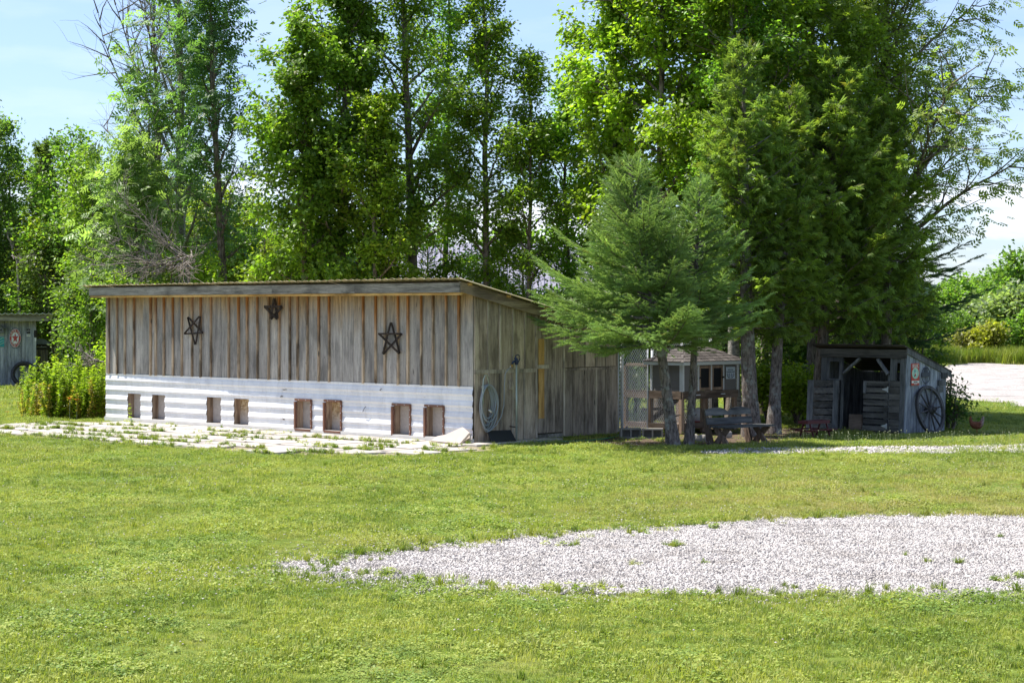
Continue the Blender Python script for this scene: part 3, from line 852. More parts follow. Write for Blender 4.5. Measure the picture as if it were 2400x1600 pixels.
# ---------------------------------------------------------------- poultry hutch
M_siding = plain('grey_lap_siding', (0.19, 0.175, 0.165), 0.7, 0.25, var=.12, scale=5)
M_white = plain('white_trim', (0.62, 0.63, 0.64), 0.55, 0.35, var=.06)
M_cedarwood = wood('red_cedar', [(0.15, 0.10, 0.07), (0.25, 0.175, 0.125), (0.35, 0.26, 0.19)], 'z', tint=.2)
M_cedar_x = wood('red_cedar_beam', [(0.12, 0.085, 0.065), (0.20, 0.15, 0.115), (0.28, 0.215, 0.17)], 'x', tint=.2)
M_cedar_y = wood('red_cedar_cross', [(0.12, 0.085, 0.06), (0.21, 0.155, 0.115), (0.29, 0.22, 0.17)], 'y', tint=.2)
s = NT('brown_shingle'); pos = s.n('TexCoord').outputs['Object']; rn = s.n('ObjectInfo').outputs['Random']; n1 = s.noise(pos, 60, 4, .7)
c = s.ramp(n1, [(.35, (0.05, 0.042, 0.04)), (.65, (0.13, 0.115, 0.11))]); c = s.mix(1.0, c, s.ramp(rn, [(0, .7), (1, 1.25)]), 'MULTIPLY')
M_shingle = s.finish(c, .9, .15, bump=n1, bd=.004, bs=.6)
M_glass_dark = plain('dark_screen', (0.012, 0.012, 0.014), 0.35, 0.4)
hu = thing('poultry_hutch', 'raised grey poultry hutch with hipped shingle roof, white trim and wire run', 'hutch', (xat(1600, 38.5), 38.5, 0), math.atan2(.70, .71))
# local x: along the door face (away right), local y: away left along the run
W, Dp, DR = 1.66, .80, 1.45
zb_, zt2 = zat(917, 38.5), zat(856, 38.5)
bz0, bz1 = zat(936, 38.5), zb_ - .003
nc = 7
ch_ = (zt2 - zb_)/nc
core = MB().box((.02, .02, zb_), (W-.02, Dp-.02, zt2)).build('hutch_body', M_siding, hu)
for i in range(nc):
    z0 = zb_ + ch_*i; z1 = z0 + ch_ + .004
    def lap(ax, lo, hi, face):
        if ax == 'x': b = [(lo, face-.018, z0), (hi, face-.018, z0), (hi, face+.01, z0), (lo, face+.01, z0)]; t = [(lo, face-.004, z1), (hi, face-.004, z1), (hi, face+.01, z1), (lo, face+.01, z1)]
        else: b = [(face-.018, lo, z0), (face+.01, lo, z0), (face+.01, hi, z0), (face-.018, hi, z0)]; t = [(face-.004, lo, z1), (face+.01, lo, z1), (face+.01, hi, z1), (face-.004, hi, z1)]
        MB().hexa(b, t).build('siding_board', M_siding, core)
    lap('x', .03, .50, .01); lap('x', 1.27, W-.03, .01); lap('y', .03, Dp-.03, .01)
def hpx(px, y=-.02):   # local x for photo column on the door face
    o = Vector(hu.location); a = rad(0); e1 = Vector((math.cos(hu.rotation_euler.z), math.sin(hu.rotation_euler.z), 0)); e2 = Vector((-e1.y, e1.x, 0))
    return ray_uv(px, y, o, e1, e2)
xs = [hpx(p) for p in (1637, 1667, 1695.6)]
for n_, x_ in enumerate([0.0, W]):
    MB().box((x_-.022, -.024, zb_-.01), (x_+.022, .03, zt2)).build('corner_trim', M_white, hu)
MB().box((-.024, .031, zb_-.01), (.0, .06, zt2)).build('corner_trim', M_white, hu)
MB().box((-.024, Dp-.03, zb_-.01), (.03, Dp+.02, zt2)).build('corner_trim', M_white, hu)
for x_ in xs: MB().box((x_-.016, -.03, zb_), (x_+.016, .0, zt2)).build('door_trim', M_white, hu)
for q in range(2):
    a, b = xs[q]+.02, xs[q+1]-.02
    dr = MB().box((a, -.026, zb_+.01), (a+.045, -.002, zt2-.02)).box((b-.045, -.026, zb_+.01), (b, -.002, zt2-.02)).box((a+.045, -.026, zb_+.01), (b-.045, -.002, zb_+.06)).box((a+.045, -.026, zt2-.07), (b-.045, -.002, zt2-.02)).build('hutch_door', M_cedarwood, hu)
    MB().box((a+.045, -.012, zb_+.06), (b-.045, -.006, zt2-.07)).build('screen', M_glass_dark, dr)
    kx = a+.01 if q == 0 else b-.01
    MB().box((kx-.02, -.05, (zb_+zt2)/2-.02), (kx+.02, -.0265, (zb_+zt2)/2+.015)).build('latch', M_dark, dr)
# eaves and roof
ov = .12; ex0, ex1, ey0, ey1 = -ov, W+ov, -ov, Dp+ov
MB().box((ex0, ey0, zt2), (ex1, ey0+.02, zt2+.065)).build('eave_board', M_white, hu)
MB().box((ex0, ey0+.021, zt2), (ex0+.02, ey1, zt2+.065)).build('eave_board', M_white, hu)
MB().box((ex1-.02, ey0+.021, zt2), (ex1, ey1, zt2+.065)).build('eave_board', M_white, hu)
MB().box((ex0+.021, ey1-.02, zt2), (ex1-.021, ey1, zt2+.065)).build('eave_board', M_white, hu)
rz0 = zt2+.067; rz1 = zt2 + .36
def roofp(x, y):   # height on the hip roof
    dx = min(x-ex0, ex1-x)/((ey1-ey0)/2*1.15); dy = min(y-ey0, ey1-y)/((ey1-ey0)/2)
    return rz0 + (rz1-rz0)*max(0, min(dx, dy, 1))
roof_h = MB()
yc = (ey0+ey1)/2; rx0, rx1 = ex0+(ey1-ey0)/2*1.15, ex1-(ey1-ey0)/2*1.15
vs = [(ex0-.02, ey0-.02, rz0), (ex1+.02, ey0-.02, rz0), (ex1+.02, ey1+.02, rz0), (ex0-.02, ey1+.02, rz0), (rx0, yc, rz1), (rx1, yc, rz1)]
roof_h.add(vs, [(0,1,5,4),(1,2,5),(2,3,4,5),(3,0,4),(3,2,1,0)])
rf_ = roof_h.build('roof', M_shingle, hu)
# shingles in courses on the two faces the photo shows
def shingle_face(A, B, T0, T1, n, wd):
    A, B, T0, T1 = map(Vector, (A, B, T0, T1)); nr = (B-A).cross(T0-A).normalized()
    if nr.z < 0: nr = -nr
    for i in range(n):
        t0, t1 = i/n, (i+1.25)/n; t1 = min(t1, 1.0)
        L0 = A.lerp(T0, t0); R0 = B.lerp(T1, t0); L1 = A.lerp(T0, t1); R1 = B.lerp(T1, t1)
        m = max(1, int((R0-L0).length/wd)); sh_ = (i % 2)*.5/m
        for j in range(m):
            a = max(0, min(1, j/m + sh_ - .25/m)); b = max(0, min(1, (j+1)/m + sh_ - .25/m - .012))
            if b <= a: continue
            lift = nr*(.010 + rb.uniform(0, .004)); lo_ = nr*.002
            P = [L0.lerp(R0, a)+lift, L0.lerp(R0, b)+lift, L1.lerp(R1, b)+lo_, L1.lerp(R1, a)+lo_]
            MB().prism(P, -nr*.008).build('shingle', M_shingle, rf_)
shingle_face(vs[0], vs[1], vs[4], vs[5], 6, .20)
shingle_face(vs[3], vs[0], vs[4], vs[4], 6, .20)
# beams, legs, run
MB().box((-.02, -.03, bz0), (W, .02, bz1)).build('beam', M_cedar_x, hu)
MB().box((-.03, .021, bz0), (.01, DR, bz1)).build('beam', M_cedar_y, hu)
MB().box((W-.03, .021, bz0), (W+.0, Dp, bz1)).build('beam', M_cedar_y, hu)
for (x_, y_, zt_l) in [(.0, .0, bz0-.002), (.0, DR-.0, zat(856, 39.5)), (W-.05, 0, bz0-.002), (.0+.0, Dp, bz0-.002), (W-.05, Dp-.05, bz0-.002), (.66, .02, bz0-.002), (W-.05, DR, .9)]:
    MB().box((x_-.035, y_+.0, .02), (x_+.05, y_+.07, zt_l)).build('post', M_cedarwood, hu)
MB().box((-.03, Dp+.025, zat(857, 39.5)), (.01, DR-.002, zat(850, 39.5))).build('rail', M_cedar_y, hu)
MB().box((-.04, .08, .10), (.0, DR-.003, .20)).build('bottom_rail', M_cedar_y, hu)
MB().box((.06, -.03, .12), (W-.095, .01, .22)).build('bottom_rail', M_cedar_x, hu)
MB().box((.03, .02, .10), (W-.03, DR, .115)).build('run_floor', M_cedar_x, hu)
# welded wire of the run
wm = MB()
for i in range(34):
    y = .08 + (DR-.08)*i/33
    if y > Dp: wm.box((-.012, y-.0012, bz1), (-.0096, y+.0012, zat(857, 39.5)))
    wm.box((-.012, y-.0012, .2), (-.0096, y+.0012, bz0))
for i in range(28):
    z = .2 + i*.04
    if z < bz0: wm.box((-.0125, .08, z), (-.0101, DR, z+.0024))
    elif z > bz1 and z < zat(857, 39.5): wm.box((-.0125, Dp+.02, z), (-.0101, DR, z+.0024))
tag(wm.build('run_wire', M_galv, hu), kind='stuff')
# ramp and perch inside
MB().beam((.35, .45, bz0-.02), (.35, 1.25, .14), .22, .025).build('ramp', M_starwood, hu)
MB().beam((.1, Dp+.3, .44), (.9, Dp+.3, .44), .07, .05).build('perch', M_starwood, hu)
# handles on the lower beam
for x_ in (.36, 1.12): MB().box((x_, -.045, (bz0+bz1)/2-.01), (x_+.12, -.0305, (bz0+bz1)/2+.01)).build('handle', M_galv, hu)

def sign_frame(name, lab, cat, loc, rotz): return thing(name, lab, cat, loc, rotz)
def face_M(x, z, y=-.004):   # text standing in the local x-z plane, facing -y
    return Matrix.Translation((x, y, z)) @ Matrix.Rotation(rad(90), 4, 'X')
M_signblue = plain('pale_enamel', (0.52, 0.58, 0.64), 0.4, 0.4, var=.05)
M_ink = plain('dark_blue_ink', (0.03, 0.06, 0.10), 0.5, 0.3)
hr = hu.rotation_euler.z; HE1 = Vector((math.cos(hr), math.sin(hr), 0)); HE2 = Vector((-HE1.y, HE1.x, 0))
sx0, sx1 = hpx(1701), hpx(1722)
sc_l = Vector(hu.location) + HE1*((sx0+sx1)/2) + HE2*(-.022)
sgn = thing('enamel_sign', 'small pale blue CHICKEN COOP sign on the hutch beside its doors', 'sign', sc_l + Vector((0, 0, zat(873.5, 39.5))), hr)
w_ = (sx1-sx0)/2; h_ = .118
MB().box((-w_, -.004, -h_), (w_, 0, h_)).build('sign_plate', M_signblue, sgn)
text_mesh('lettering', 'FRESH EGGS', .034, face_M(0, .062, -.006), M_ink, sgn, sx=.85)
text_mesh('lettering', 'CHICKEN COOP', .046, face_M(0, .018, -.006), M_ink, sgn, sx=.72)
text_mesh('lettering', 'FARM  RAISED', .022, face_M(0, -.095, -.006), M_ink, sgn, sx=.9)
for q in (-1, 1):
    pts = [(q*w_*.45 + .042*math.cos(t), -.007, -.045 + .036*math.sin(t)) for t in [math.pi*(.65 + 1.7*i/12) for i in range(13)]]
    MB().tube(pts, .006, 4).build('emblem', M_ink, sgn)
    text_mesh('lettering', 'EGG', .022, face_M(q*w_*.45, -.045, -.006), M_ink, sgn)

# concrete blocks, boulders, drinker below the hutch
M_block = plain('concrete_block', (0.24, 0.23, 0.21), 0.9, 0.15, var=.2, scale=14)
def conc_block(px0, px1, py, lab, rz=0.0, d=None):
    g = gnd((px0+px1)/2, py); t = thing('concrete_block', lab, 'block', (g.x, g.y, 0), rz, 'concrete blocks under the run')
    mb = MB(); w = .195; h = .19; dd = .19
    xs_ = [-w, -w+.03, -.015, .015, w-.03, w]
    mb.box((-w, 0, 0), (w, dd, .03)); mb.box((-w, 0, h-.03), (w, dd, h))
    for a, b in ((-w, -w+.032), (-.016, .016), (w-.032, w)): mb.box((a, 0, .03), (b, dd, h-.03))
    mb.box((-w+.032, dd-.02, .03), (w-.032, dd-.001, h-.03))
    mb.build('block_shell', M_block, t)
conc_block(1456, 1502, 1027, 'left hollow concrete block lying on its side under the wire run', .08)
conc_block(1506, 1553, 1028, 'right hollow concrete block lying under the wire run beside the tree trunk', -.05)
M_boulder = plain('grey_boulder', (0.30, 0.28, 0.26), 0.9, 0.15, var=.25, scale=9)
def boulder(px, py, r, lab, seed):
    g = gnd(px, py); o = MB(); n = 10
    V = []; F = []
    for i in range(7):
        for j in range(n):
            th = math.pi*i/6; ph = 2*math.pi*j/n
            p = Vector((math.sin(th)*math.cos(ph), math.sin(th)*math.sin(ph)*.8, math.cos(th)*.72))
            p *= 1 + .28*mnoise.noise(p*1.7 + Vector((seed*5.1, 0, 0)))
            V.append(p*r + Vector((0, 0, r*.5)))
    for i in range(6):
        for j in range(n): F.append((i*n+j, (i+1)*n+j, (i+1)*n+(j+1) % n, i*n+(j+1) % n))
    o.add(V, F); b = o.build('boulder', M_boulder, None, smooth=True); b.location = g
    tag(b, lab, 'boulder', 'boulders under the hutch')
boulder(1626, 1033, .11, 'dull boulder under the hutch just right of the thin trunk', 1)
boulder(1645, 1036, .12, 'pale sunlit boulder under the hutch beside the bench leg', 2)
boulder(1700, 1026, .13, 'dark boulder in the shade beneath the bench seat', 3)
M_red = plain('red_plastic', (0.30, 0.02, 0.02), 0.4, 0.4)
dk = thing('poultry_drinker', 'white poultry drinker with a red base under the hutch', 'drinker', (xat(1637, 39.4), 39.4, .118))
MB().lathe([(.02, .36), (.085, .34), (.10, .30), (.105, .10)], 16).build('drinker_tank', M_white, dk, smooth=True)
MB().lathe([(.11, .10), (.15, .09), (.16, .03), (.15, .0)], 16).build('drinker_base', M_red, dk, smooth=True)

# ---------------------------------------------------------------- bench
M_bench = wood('bench_board', [(0.04, 0.042, 0.045), (0.09, 0.092, 0.094), (0.16, 0.158, 0.15)], 'x', tint=.15)
M_benchleg = wood('bench_leg', [(0.08, 0.055, 0.042), (0.17, 0.12, 0.09), (0.25, 0.185, 0.145)], 'z', tint=.25)
g0 = gnd(1668, 1043)
bn = thing('garden_bench', 'leaning home-made bench of old boards with a wavy top rail', 'bench', g0, math.atan2(.62, .78))
be1 = Vector((.783, .622, 0)); be2 = Vector((-.622, .783, 0))
BL = 1.12
# local x along the length, local -y toward the front
for i, x_ in enumerate((0.02, BL-.12)):
    MB().hexa([(x_, .0, .0), (x_+.05, .0, .0), (x_+.05, .14, .0), (x_, .14, .0)], [(x_, .20, .64), (x_+.05, .20, .64), (x_+.05, .30, .64), (x_, .30, .64)]).build('back_post', M_benchleg, bn)
    MB().hexa([(x_+.055, -.36, 0), (x_+.1, -.36, 0), (x_+.1, -.24, 0), (x_+.055, -.24, 0)], [(x_+.055, -.08, .31), (x_+.1, -.08, .31), (x_+.1, .06, .31), (x_+.055, .06, .31)]).build('leg', M_benchleg, bn)
    MB().hexa([(x_+.105, -.02, 0), (x_+.15, -.02, 0), (x_+.15, .12, 0), (x_+.105, .12, 0)], [(x_+.105, -.34, .31), (x_+.15, -.34, .31), (x_+.15, -.18, .31), (x_+.105, -.18, .31)]).build('brace', M_benchleg, bn)
for k in range(3):
    y0 = -.38 + k*.135
    MB().box((-.04, y0, .315), (BL+.10, y0+.125, .345)).build('seat_board', M_bench, bn)
# wavy back boards
def wavy(z0, hgt, y0, amp, seed, nm='back_board'):
    n = 16; top = []; bot = []
    for i in range(n+1):
        x = -.04 + (BL+.02)*i/n; wv = amp*abs(math.sin(math.pi*2*i/n))**.8
        dip = -.05*math.exp(-((x-.50)/.04)**2) if amp > 0 else 0
        top.append((x, z0+hgt+wv+dip)); bot.append((x, z0+.006*mnoise.noise(Vector((x*6, seed, 0)))))
    sl = (.14)/.64
    mb = MB(); vs = []
    for (x, z) in bot + top[::-1]: vs.append((x, y0 + z*sl, z))
    mb.prism(vs, (0, .028, 0)); mb.build(nm, M_bench, bn)
wavy(.52, .09, -.01, .05, 1); wavy(.36, .12, -.012, 0, 5)

# ---------------------------------------------------------------- small open-fronted coop
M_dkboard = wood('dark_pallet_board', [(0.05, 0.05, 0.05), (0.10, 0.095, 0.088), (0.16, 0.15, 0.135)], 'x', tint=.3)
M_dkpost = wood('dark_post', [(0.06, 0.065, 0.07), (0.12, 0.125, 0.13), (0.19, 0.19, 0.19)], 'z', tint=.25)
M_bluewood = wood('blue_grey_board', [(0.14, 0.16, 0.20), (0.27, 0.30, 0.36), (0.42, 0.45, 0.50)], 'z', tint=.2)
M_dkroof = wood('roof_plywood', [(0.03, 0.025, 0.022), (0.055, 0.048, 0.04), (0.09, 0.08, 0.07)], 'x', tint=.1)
KO = Vector((xat(2117, 38.4), 38.4, 0))
K1 = Vector((.715, -.70, 0)).normalized(); K2 = Vector((-K1.y, K1.x, 0))
kw = dict(origin=KO, e1=K1, e2=K2)
kp = thing('small_coop', 'small open-fronted coop of dark boards under two pines with a slanting roof', 'coop', KO, math.atan2(K1.y, K1.x))
KW = 2.02; KD = 1.42
kh0 = zat(833, 38.4); kh1 = 1.12
ku = lambda px, v=-.02: ray_uv(px, v, **kw)
kz = lambda py, u, v=0.0: zat(py, depth_at(u, v, **kw))
ktop = kz(818, -.0)
kroof = lambda v: ktop + .02 - (ktop - zat(868, 39.4))*(v/KD)
def kbox(lo, hi, m, nm, par=None): return MB().box(lo, hi).build(nm, m, par or kp)
# posts: right corner, left corner, door posts
ul = ku(1919)      # negative: left end
kbox((-.10, -.02, 0), (-.001, .06, ktop-.18), M_dkpost, 'post')
kbox((ul, -.02, 0), (ul+.13, .06, ktop-.18), M_dkpost, 'post')
kbox((ul-.02, -.045, ktop-.175), (.02, .0, ktop-.01), M_dkboard, 'header_beam')
# small window frames on both sides of the opening
def kwin(x0, x1, z0, z1):
    f = MB().box((x0, -.015, z0), (x0+.06, .02, z1)).box((x1-.085, -.015, z0), (x1, .02, z1)).box((x0+.06, -.015, z1-.09), (x1-.085, .02, z1)).box((x0+.06, -.015, z0), (x1-.085, .02, z0+.03)).build('window_frame', M_dkpost, kp)
lx0, lx1 = ul+.132, ku(1969); kwin(lx0, lx1, 1.02, ktop-.178)
r0, r1 = ku(2078)+.022, -.102
MB().box((r0, -.015, 1.04), (r0+.14, .02, ktop-.18)).box((r1-.02, -.015, 1.04), (r1, .02, ktop-.18)).box((r0+.14, -.015, ktop-.27), (r1-.02, .02, ktop-.18)).build('window_frame', M_dkpost, kp)
# corner braces
dl, dr_ = ku(1970), ku(2078)
MB().beam((dl+.02, -.01, 1.16), (ku(2008), -.01, ktop-.2), .045, .075, up=(0, 1, 0)).build('brace', M_dkpost, kp)
MB().beam((dr_-.02, -.01, 1.16), (ku(2050), -.01, ktop-.2), .045, .075, up=(0, 1, 0)).build('brace', M_dkpost, kp)
MB().box((dl-.03, -.018, 0.02), (dl+.01, .03, 1.02)).build('door_post', M_dkpost, kp)
MB().box((dr_-.03, -.0, 0.02), (dr_+.02, .04, 1.15)).build('door_post', M_dkpost, kp)
# right half: fixed pallet boards plus half door
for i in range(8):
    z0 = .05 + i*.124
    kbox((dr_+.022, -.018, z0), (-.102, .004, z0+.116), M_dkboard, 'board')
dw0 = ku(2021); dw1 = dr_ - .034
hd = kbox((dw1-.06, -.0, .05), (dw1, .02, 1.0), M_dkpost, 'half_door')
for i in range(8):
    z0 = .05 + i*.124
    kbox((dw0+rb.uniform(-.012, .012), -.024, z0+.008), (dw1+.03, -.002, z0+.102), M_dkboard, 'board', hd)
kbox((dw0, -.05, .78), (dw0+.06, -.026, 1.02), M_dkpost, 'stile', hd)
M_zinc = plain('zinc_hinge', (0.62, 0.66, 0.68), 0.3, 0.5, metal=.5, var=.05)
for z_ in (kz(912, dw1), kz(998, dw1)):
    MB().prism([(dw1-.10, -.027, z_-.006), (dw1-.10, -.027, z_+.006), (dw1+.01, -.027, z_+.035), (dw1+.01, -.027, z_-.035)], (0, -.006, 0)).prism([(dw1+.012, -.027, z_-.055), (dw1+.012, -.027, z_+.055), (dw1+.04, -.027, z_+.055), (dw1+.04, -.027, z_-.055)], (0, -.006, 0)).build('strap_hinge', M_zinc, hd)
# left door, swung open
ang = math.radians(30)
hx, hy = dl-.04, -.05
def dpt(s_, o, z): return (hx - s_*math.cos(ang), hy - s_*math.sin(ang)*.9 - o, z)
def dbox(s0, s1, z0, z1, o0, o1, m, nm, par):
    b = [dpt(s0, o0, z0), dpt(s1, o0, z0), dpt(s1, o1, z0), dpt(s0, o1, z0)]; t = [dpt(s0, o0, z1), dpt(s1, o0, z1), dpt(s1, o1, z1), dpt(s0, o1, z1)]
    return MB().hexa(b, t).build(nm, m, par)
DWd = .62
lo = dbox(0, .10, .03, 1.02, .024, .05, M_dkpost, 'open_door', kp)
dbox(DWd-.11, DWd, .03, 1.02, .024, .05, M_dkpost, 'stile', lo)
for i in range(7): dbox(.0, DWd-.0, .06+i*.14, .06+i*.14+.115, .0, .022, M_dkboard, 'board', lo)
# sides, back, floor
kn = 13
for i in range(kn):
    a = KD*i/kn; b = KD*(i+1)/kn; o = rb.uniform(-.004, .004)
    MB().hexa([(0+o, a+.003, .02), (.02+o, a+.003, .02), (.02+o, b-.003, .02), (o, b-.003, .02)],
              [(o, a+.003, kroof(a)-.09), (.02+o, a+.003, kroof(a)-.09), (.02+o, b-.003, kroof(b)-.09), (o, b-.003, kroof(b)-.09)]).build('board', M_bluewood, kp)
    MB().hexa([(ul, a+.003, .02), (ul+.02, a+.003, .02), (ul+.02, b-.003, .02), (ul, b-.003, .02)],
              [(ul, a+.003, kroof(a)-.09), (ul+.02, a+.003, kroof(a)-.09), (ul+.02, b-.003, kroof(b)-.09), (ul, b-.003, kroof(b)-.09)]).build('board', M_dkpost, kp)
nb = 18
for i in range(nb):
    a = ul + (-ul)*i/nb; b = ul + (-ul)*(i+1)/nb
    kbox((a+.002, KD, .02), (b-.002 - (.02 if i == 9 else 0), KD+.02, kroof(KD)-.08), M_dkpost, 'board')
kbox((ul+.03, .05, .0), (-.03, KD-.02, .04), M_dkboard, 'floor')
kbox((dl+.0, .25, .041), (dl+.30, .30, .34), M_cedar_x, 'inner_board')
# roof: rake and deck
v0, v1 = -.14, KD+.16
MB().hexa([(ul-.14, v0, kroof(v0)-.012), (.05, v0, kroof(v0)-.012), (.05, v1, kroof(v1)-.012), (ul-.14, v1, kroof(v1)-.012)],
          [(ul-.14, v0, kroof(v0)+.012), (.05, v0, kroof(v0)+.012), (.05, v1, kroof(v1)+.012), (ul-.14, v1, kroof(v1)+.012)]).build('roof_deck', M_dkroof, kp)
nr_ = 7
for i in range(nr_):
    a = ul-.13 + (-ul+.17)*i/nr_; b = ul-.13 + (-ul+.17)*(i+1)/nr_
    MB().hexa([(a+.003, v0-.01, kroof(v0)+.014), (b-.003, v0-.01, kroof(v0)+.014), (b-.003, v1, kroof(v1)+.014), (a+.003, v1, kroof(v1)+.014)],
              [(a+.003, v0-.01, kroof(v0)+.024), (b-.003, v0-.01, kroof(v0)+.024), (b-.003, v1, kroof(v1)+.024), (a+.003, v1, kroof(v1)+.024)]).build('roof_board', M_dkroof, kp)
MB().hexa([(.022, -.03, kroof(-.03)-.12), (.048, -.03, kroof(-.03)-.12), (.048, v1-.02, kroof(v1)-.11), (.022, v1-.02, kroof(v1)-.11)],
          [(.022, -.03, kroof(-.03)-.014), (.048, -.03, kroof(-.03)-.014), (.048, v1-.02, kroof(v1-.02)-.014), (.022, v1-.02, kroof(v1-.02)-.014)]).build('rake_board', M_dkpost, kp)
# things on the side wall: local frame x runs away along the wall
KS = math.atan2(K2.y, K2.x)
def kside(px, py, off=.083):
    v = ray_v(px, off, **kw); return KO + K1*off + K2*v + Vector((0, 0, zat(py, depth_at(off, v, **kw))))
M_signred = plain('red_print', (0.42, 0.05, 0.035), 0.5, 0.3, var=.08)
M_signwhite = plain('cream_print', (0.66, 0.66, 0.60), 0.5, 0.3, var=.05)
M_mint = plain('mint_print', (0.33, 0.52, 0.42), 0.5, 0.3, var=.25, scale=25)
M_teal = plain('teal_print', (0.04, 0.28, 0.32), 0.5, 0.3, var=.3, scale=20)
pc = kside(2144.8, 877); v_a = ray_v(2135.5, .083, **kw); v_b = ray_v(2154, .083, **kw); sw = (v_b-v_a)/2; shh = (zat(851.5, 38.8)-zat(902.5, 38.8))/2
so = thing('seed_poster', 'tall red ORGANIC tin sign on the side wall above the wagon wheel', 'sign', pc, KS)
MB().box((-sw, -.006, -shh), (sw, 0, shh)).build('sign_plate', M_signred, so)
text_mesh('lettering', 'ORGANIC', .105, face_M(0, shh*.74, -.008), M_signwhite, so, sx=.46)
MB().lathe([(.001, -.002), (1, -.001), (1, 0.0)], 28, Matrix.Translation((0, -.008, .02)) @ Matrix.Rotation(rad(90), 4, 'X') @ Matrix.Diagonal((sw*.86, .108, 1, 1))).build('medallion', M_mint, so)
for (dx, dz, r_, m_) in ((-.02, .045, .030, M_teal), (.02, -.01, .024, M_signwhite), (-.005, -.03, .028, M_signred), (-.03, -.05, .018, M_dark)):
    MB().lathe([(.001, -.002), (r_, -.001), (r_, 0.0)], 10, Matrix.Translation((dx, -.011, .02+dz)) @ Matrix.Rotation(rad(90), 4, 'X') @ Matrix.Diagonal((.7, 1, 1, 1))).build('painted_fruit', m_, so)
MB().box((-sw*.95, -.009, -shh*.80), (sw*.95, -.0065, -shh*.58)).build('print_band', M_signwhite, so)
text_mesh('lettering', 'FRUITS & FARM', .030, face_M(0, -shh*.69, -.011), M_ink, so, sx=.62)
text_mesh('lettering', 'FARM FRESH', .026, face_M(0, -shh*.9, -.009), M_signwhite, so, sx=.75)
pc = kside(2169, 879)
ro = thing('round_iron_sign', 'round dark metal cut-out sign on the side wall right of the red tin', 'sign', pc, KS)
rw, rh = (ray_v(2178.5, .083, **kw)-ray_v(2159.5, .083, **kw))/2, .155
ring = [(rw*math.cos(2*math.pi*i/28), -.012, rh*math.sin(2*math.pi*i/28)) for i in range(28)]
M_iron = plain('blue_black_iron', (0.045, 0.055, 0.075), 0.6, 0.3)
MB().tube(ring, .008, 5, closed=True).build('ring', M_iron, ro)
MB().box((-rw*1.02, -.02, -.035), (rw*1.02, -.008, .055)).build('name_band', M_iron, ro)
MB().prism([(-rw*.45, -.014, .056), (-rw*.1, -.014, .056), (-.01, -.014, .14), (-rw*.25, -.014, .15)], (0, .005, 0)).build('windmill_blade', M_iron, ro)
MB().prism([(rw*.05, -.014, .056), (rw*.5, -.014, .056), (rw*.35, -.014, .13), (0.0, -.014, .152)], (0, .005, 0)).build('windmill_blade', M_iron, ro)
MB().box((-.006, -.014, -rh-.05), (.006, -.009, -.036)).build('stem', M_iron, ro)
for (px, py, w2, lab) in [(2212, 880, .10, 'top'), (2205, 896.5, .115, 'middle'), (2201.5, 912, .10, 'bottom')]:
    pc = kside(px, py, .078)
    b = MB().box((-w2, -.035, -.055), (w2, 0, .055)).build('wooden_plaque', M_dkpost, None, bevel=.004)
    b.location = pc; b.rotation_euler = (0, 0, KS)
    tag(b, f'{lab} one of three small wooden plaques at the back end of the side wall', 'plaque', 'plaques on the coop side')
# wagon wheel
M_wheel = wood('old_wheel_wood', [(0.035, 0.033, 0.035), (0.07, 0.07, 0.075), (0.14, 0.14, 0.15)], 'z', tint=.15)
M_tyre = plain('iron_tyre', (0.03, 0.028, 0.03), 0.55, 0.4)
wv = ray_v(2184.5, .22, **kw); wd_ = depth_at(.22, wv, **kw)
WR = .475
wloc = KO + K1*.27 + K2*wv
wh = thing('wagon_wheel', 'old wooden spoked wagon wheel leaning on the side of the small coop', 'wheel', wloc, KS)
lean = Matrix.Rotation(rad(-11), 4, 'X')
base = Matrix.Translation((0, 0, 0)) @ lean @ Matrix.Translation((0, 0, WR)) @ Matrix.Rotation(rad(90), 4, 'X')
MB().lathe([(WR, -.028), (WR, .028), (WR-.012, .028), (WR-.012, -.028), (WR, -.028)], 48, base, cap=False).build('tyre', M_tyre, wh, smooth=False)
MB().lathe([(WR-.013, -.026), (WR-.013, .026), (WR-.06, .026), (WR-.06, -.026), (WR-.013, -.026)], 48, base, cap=False).build('rim', M_wheel, wh)
MB().lathe([(.045, -.12), (.06, -.10), (.075, -.06), (.095, -.03), (.095, .03), (.07, .07), (.05, .10)], 20, base).build('hub', M_wheel, wh, smooth=True)
MB().lathe([(.062, .085), (.05, .11), (.03, .14), (.03, .10)], 16, base).build('hub_cap', M_tyre, wh, smooth=True)
for i in range(12):
    a = 2*math.pi*i/12 + .13; c_, s_ = math.cos(a), math.sin(a)
    MB().tube([base @ Vector((c_*.08, s_*.08, 0)), base @ Vector((c_*.2, s_*.2, 0)), base @ Vector((c_*(WR-.055), s_*(WR-.055), 0))], [.022, .019, .014], 8).build('spoke', M_wheel, wh, smooth=True)
# the old coop leans to the right
for _o in [kp] + list(kp.children_recursive):
    if _o.type == 'MESH' and not _o.get('sheared'):
        _o.data.transform(Matrix(((1, 0, .045, 0), (0, 1, 0, 0), (0, 0, 1, 0), (0, 0, 0, 1))))
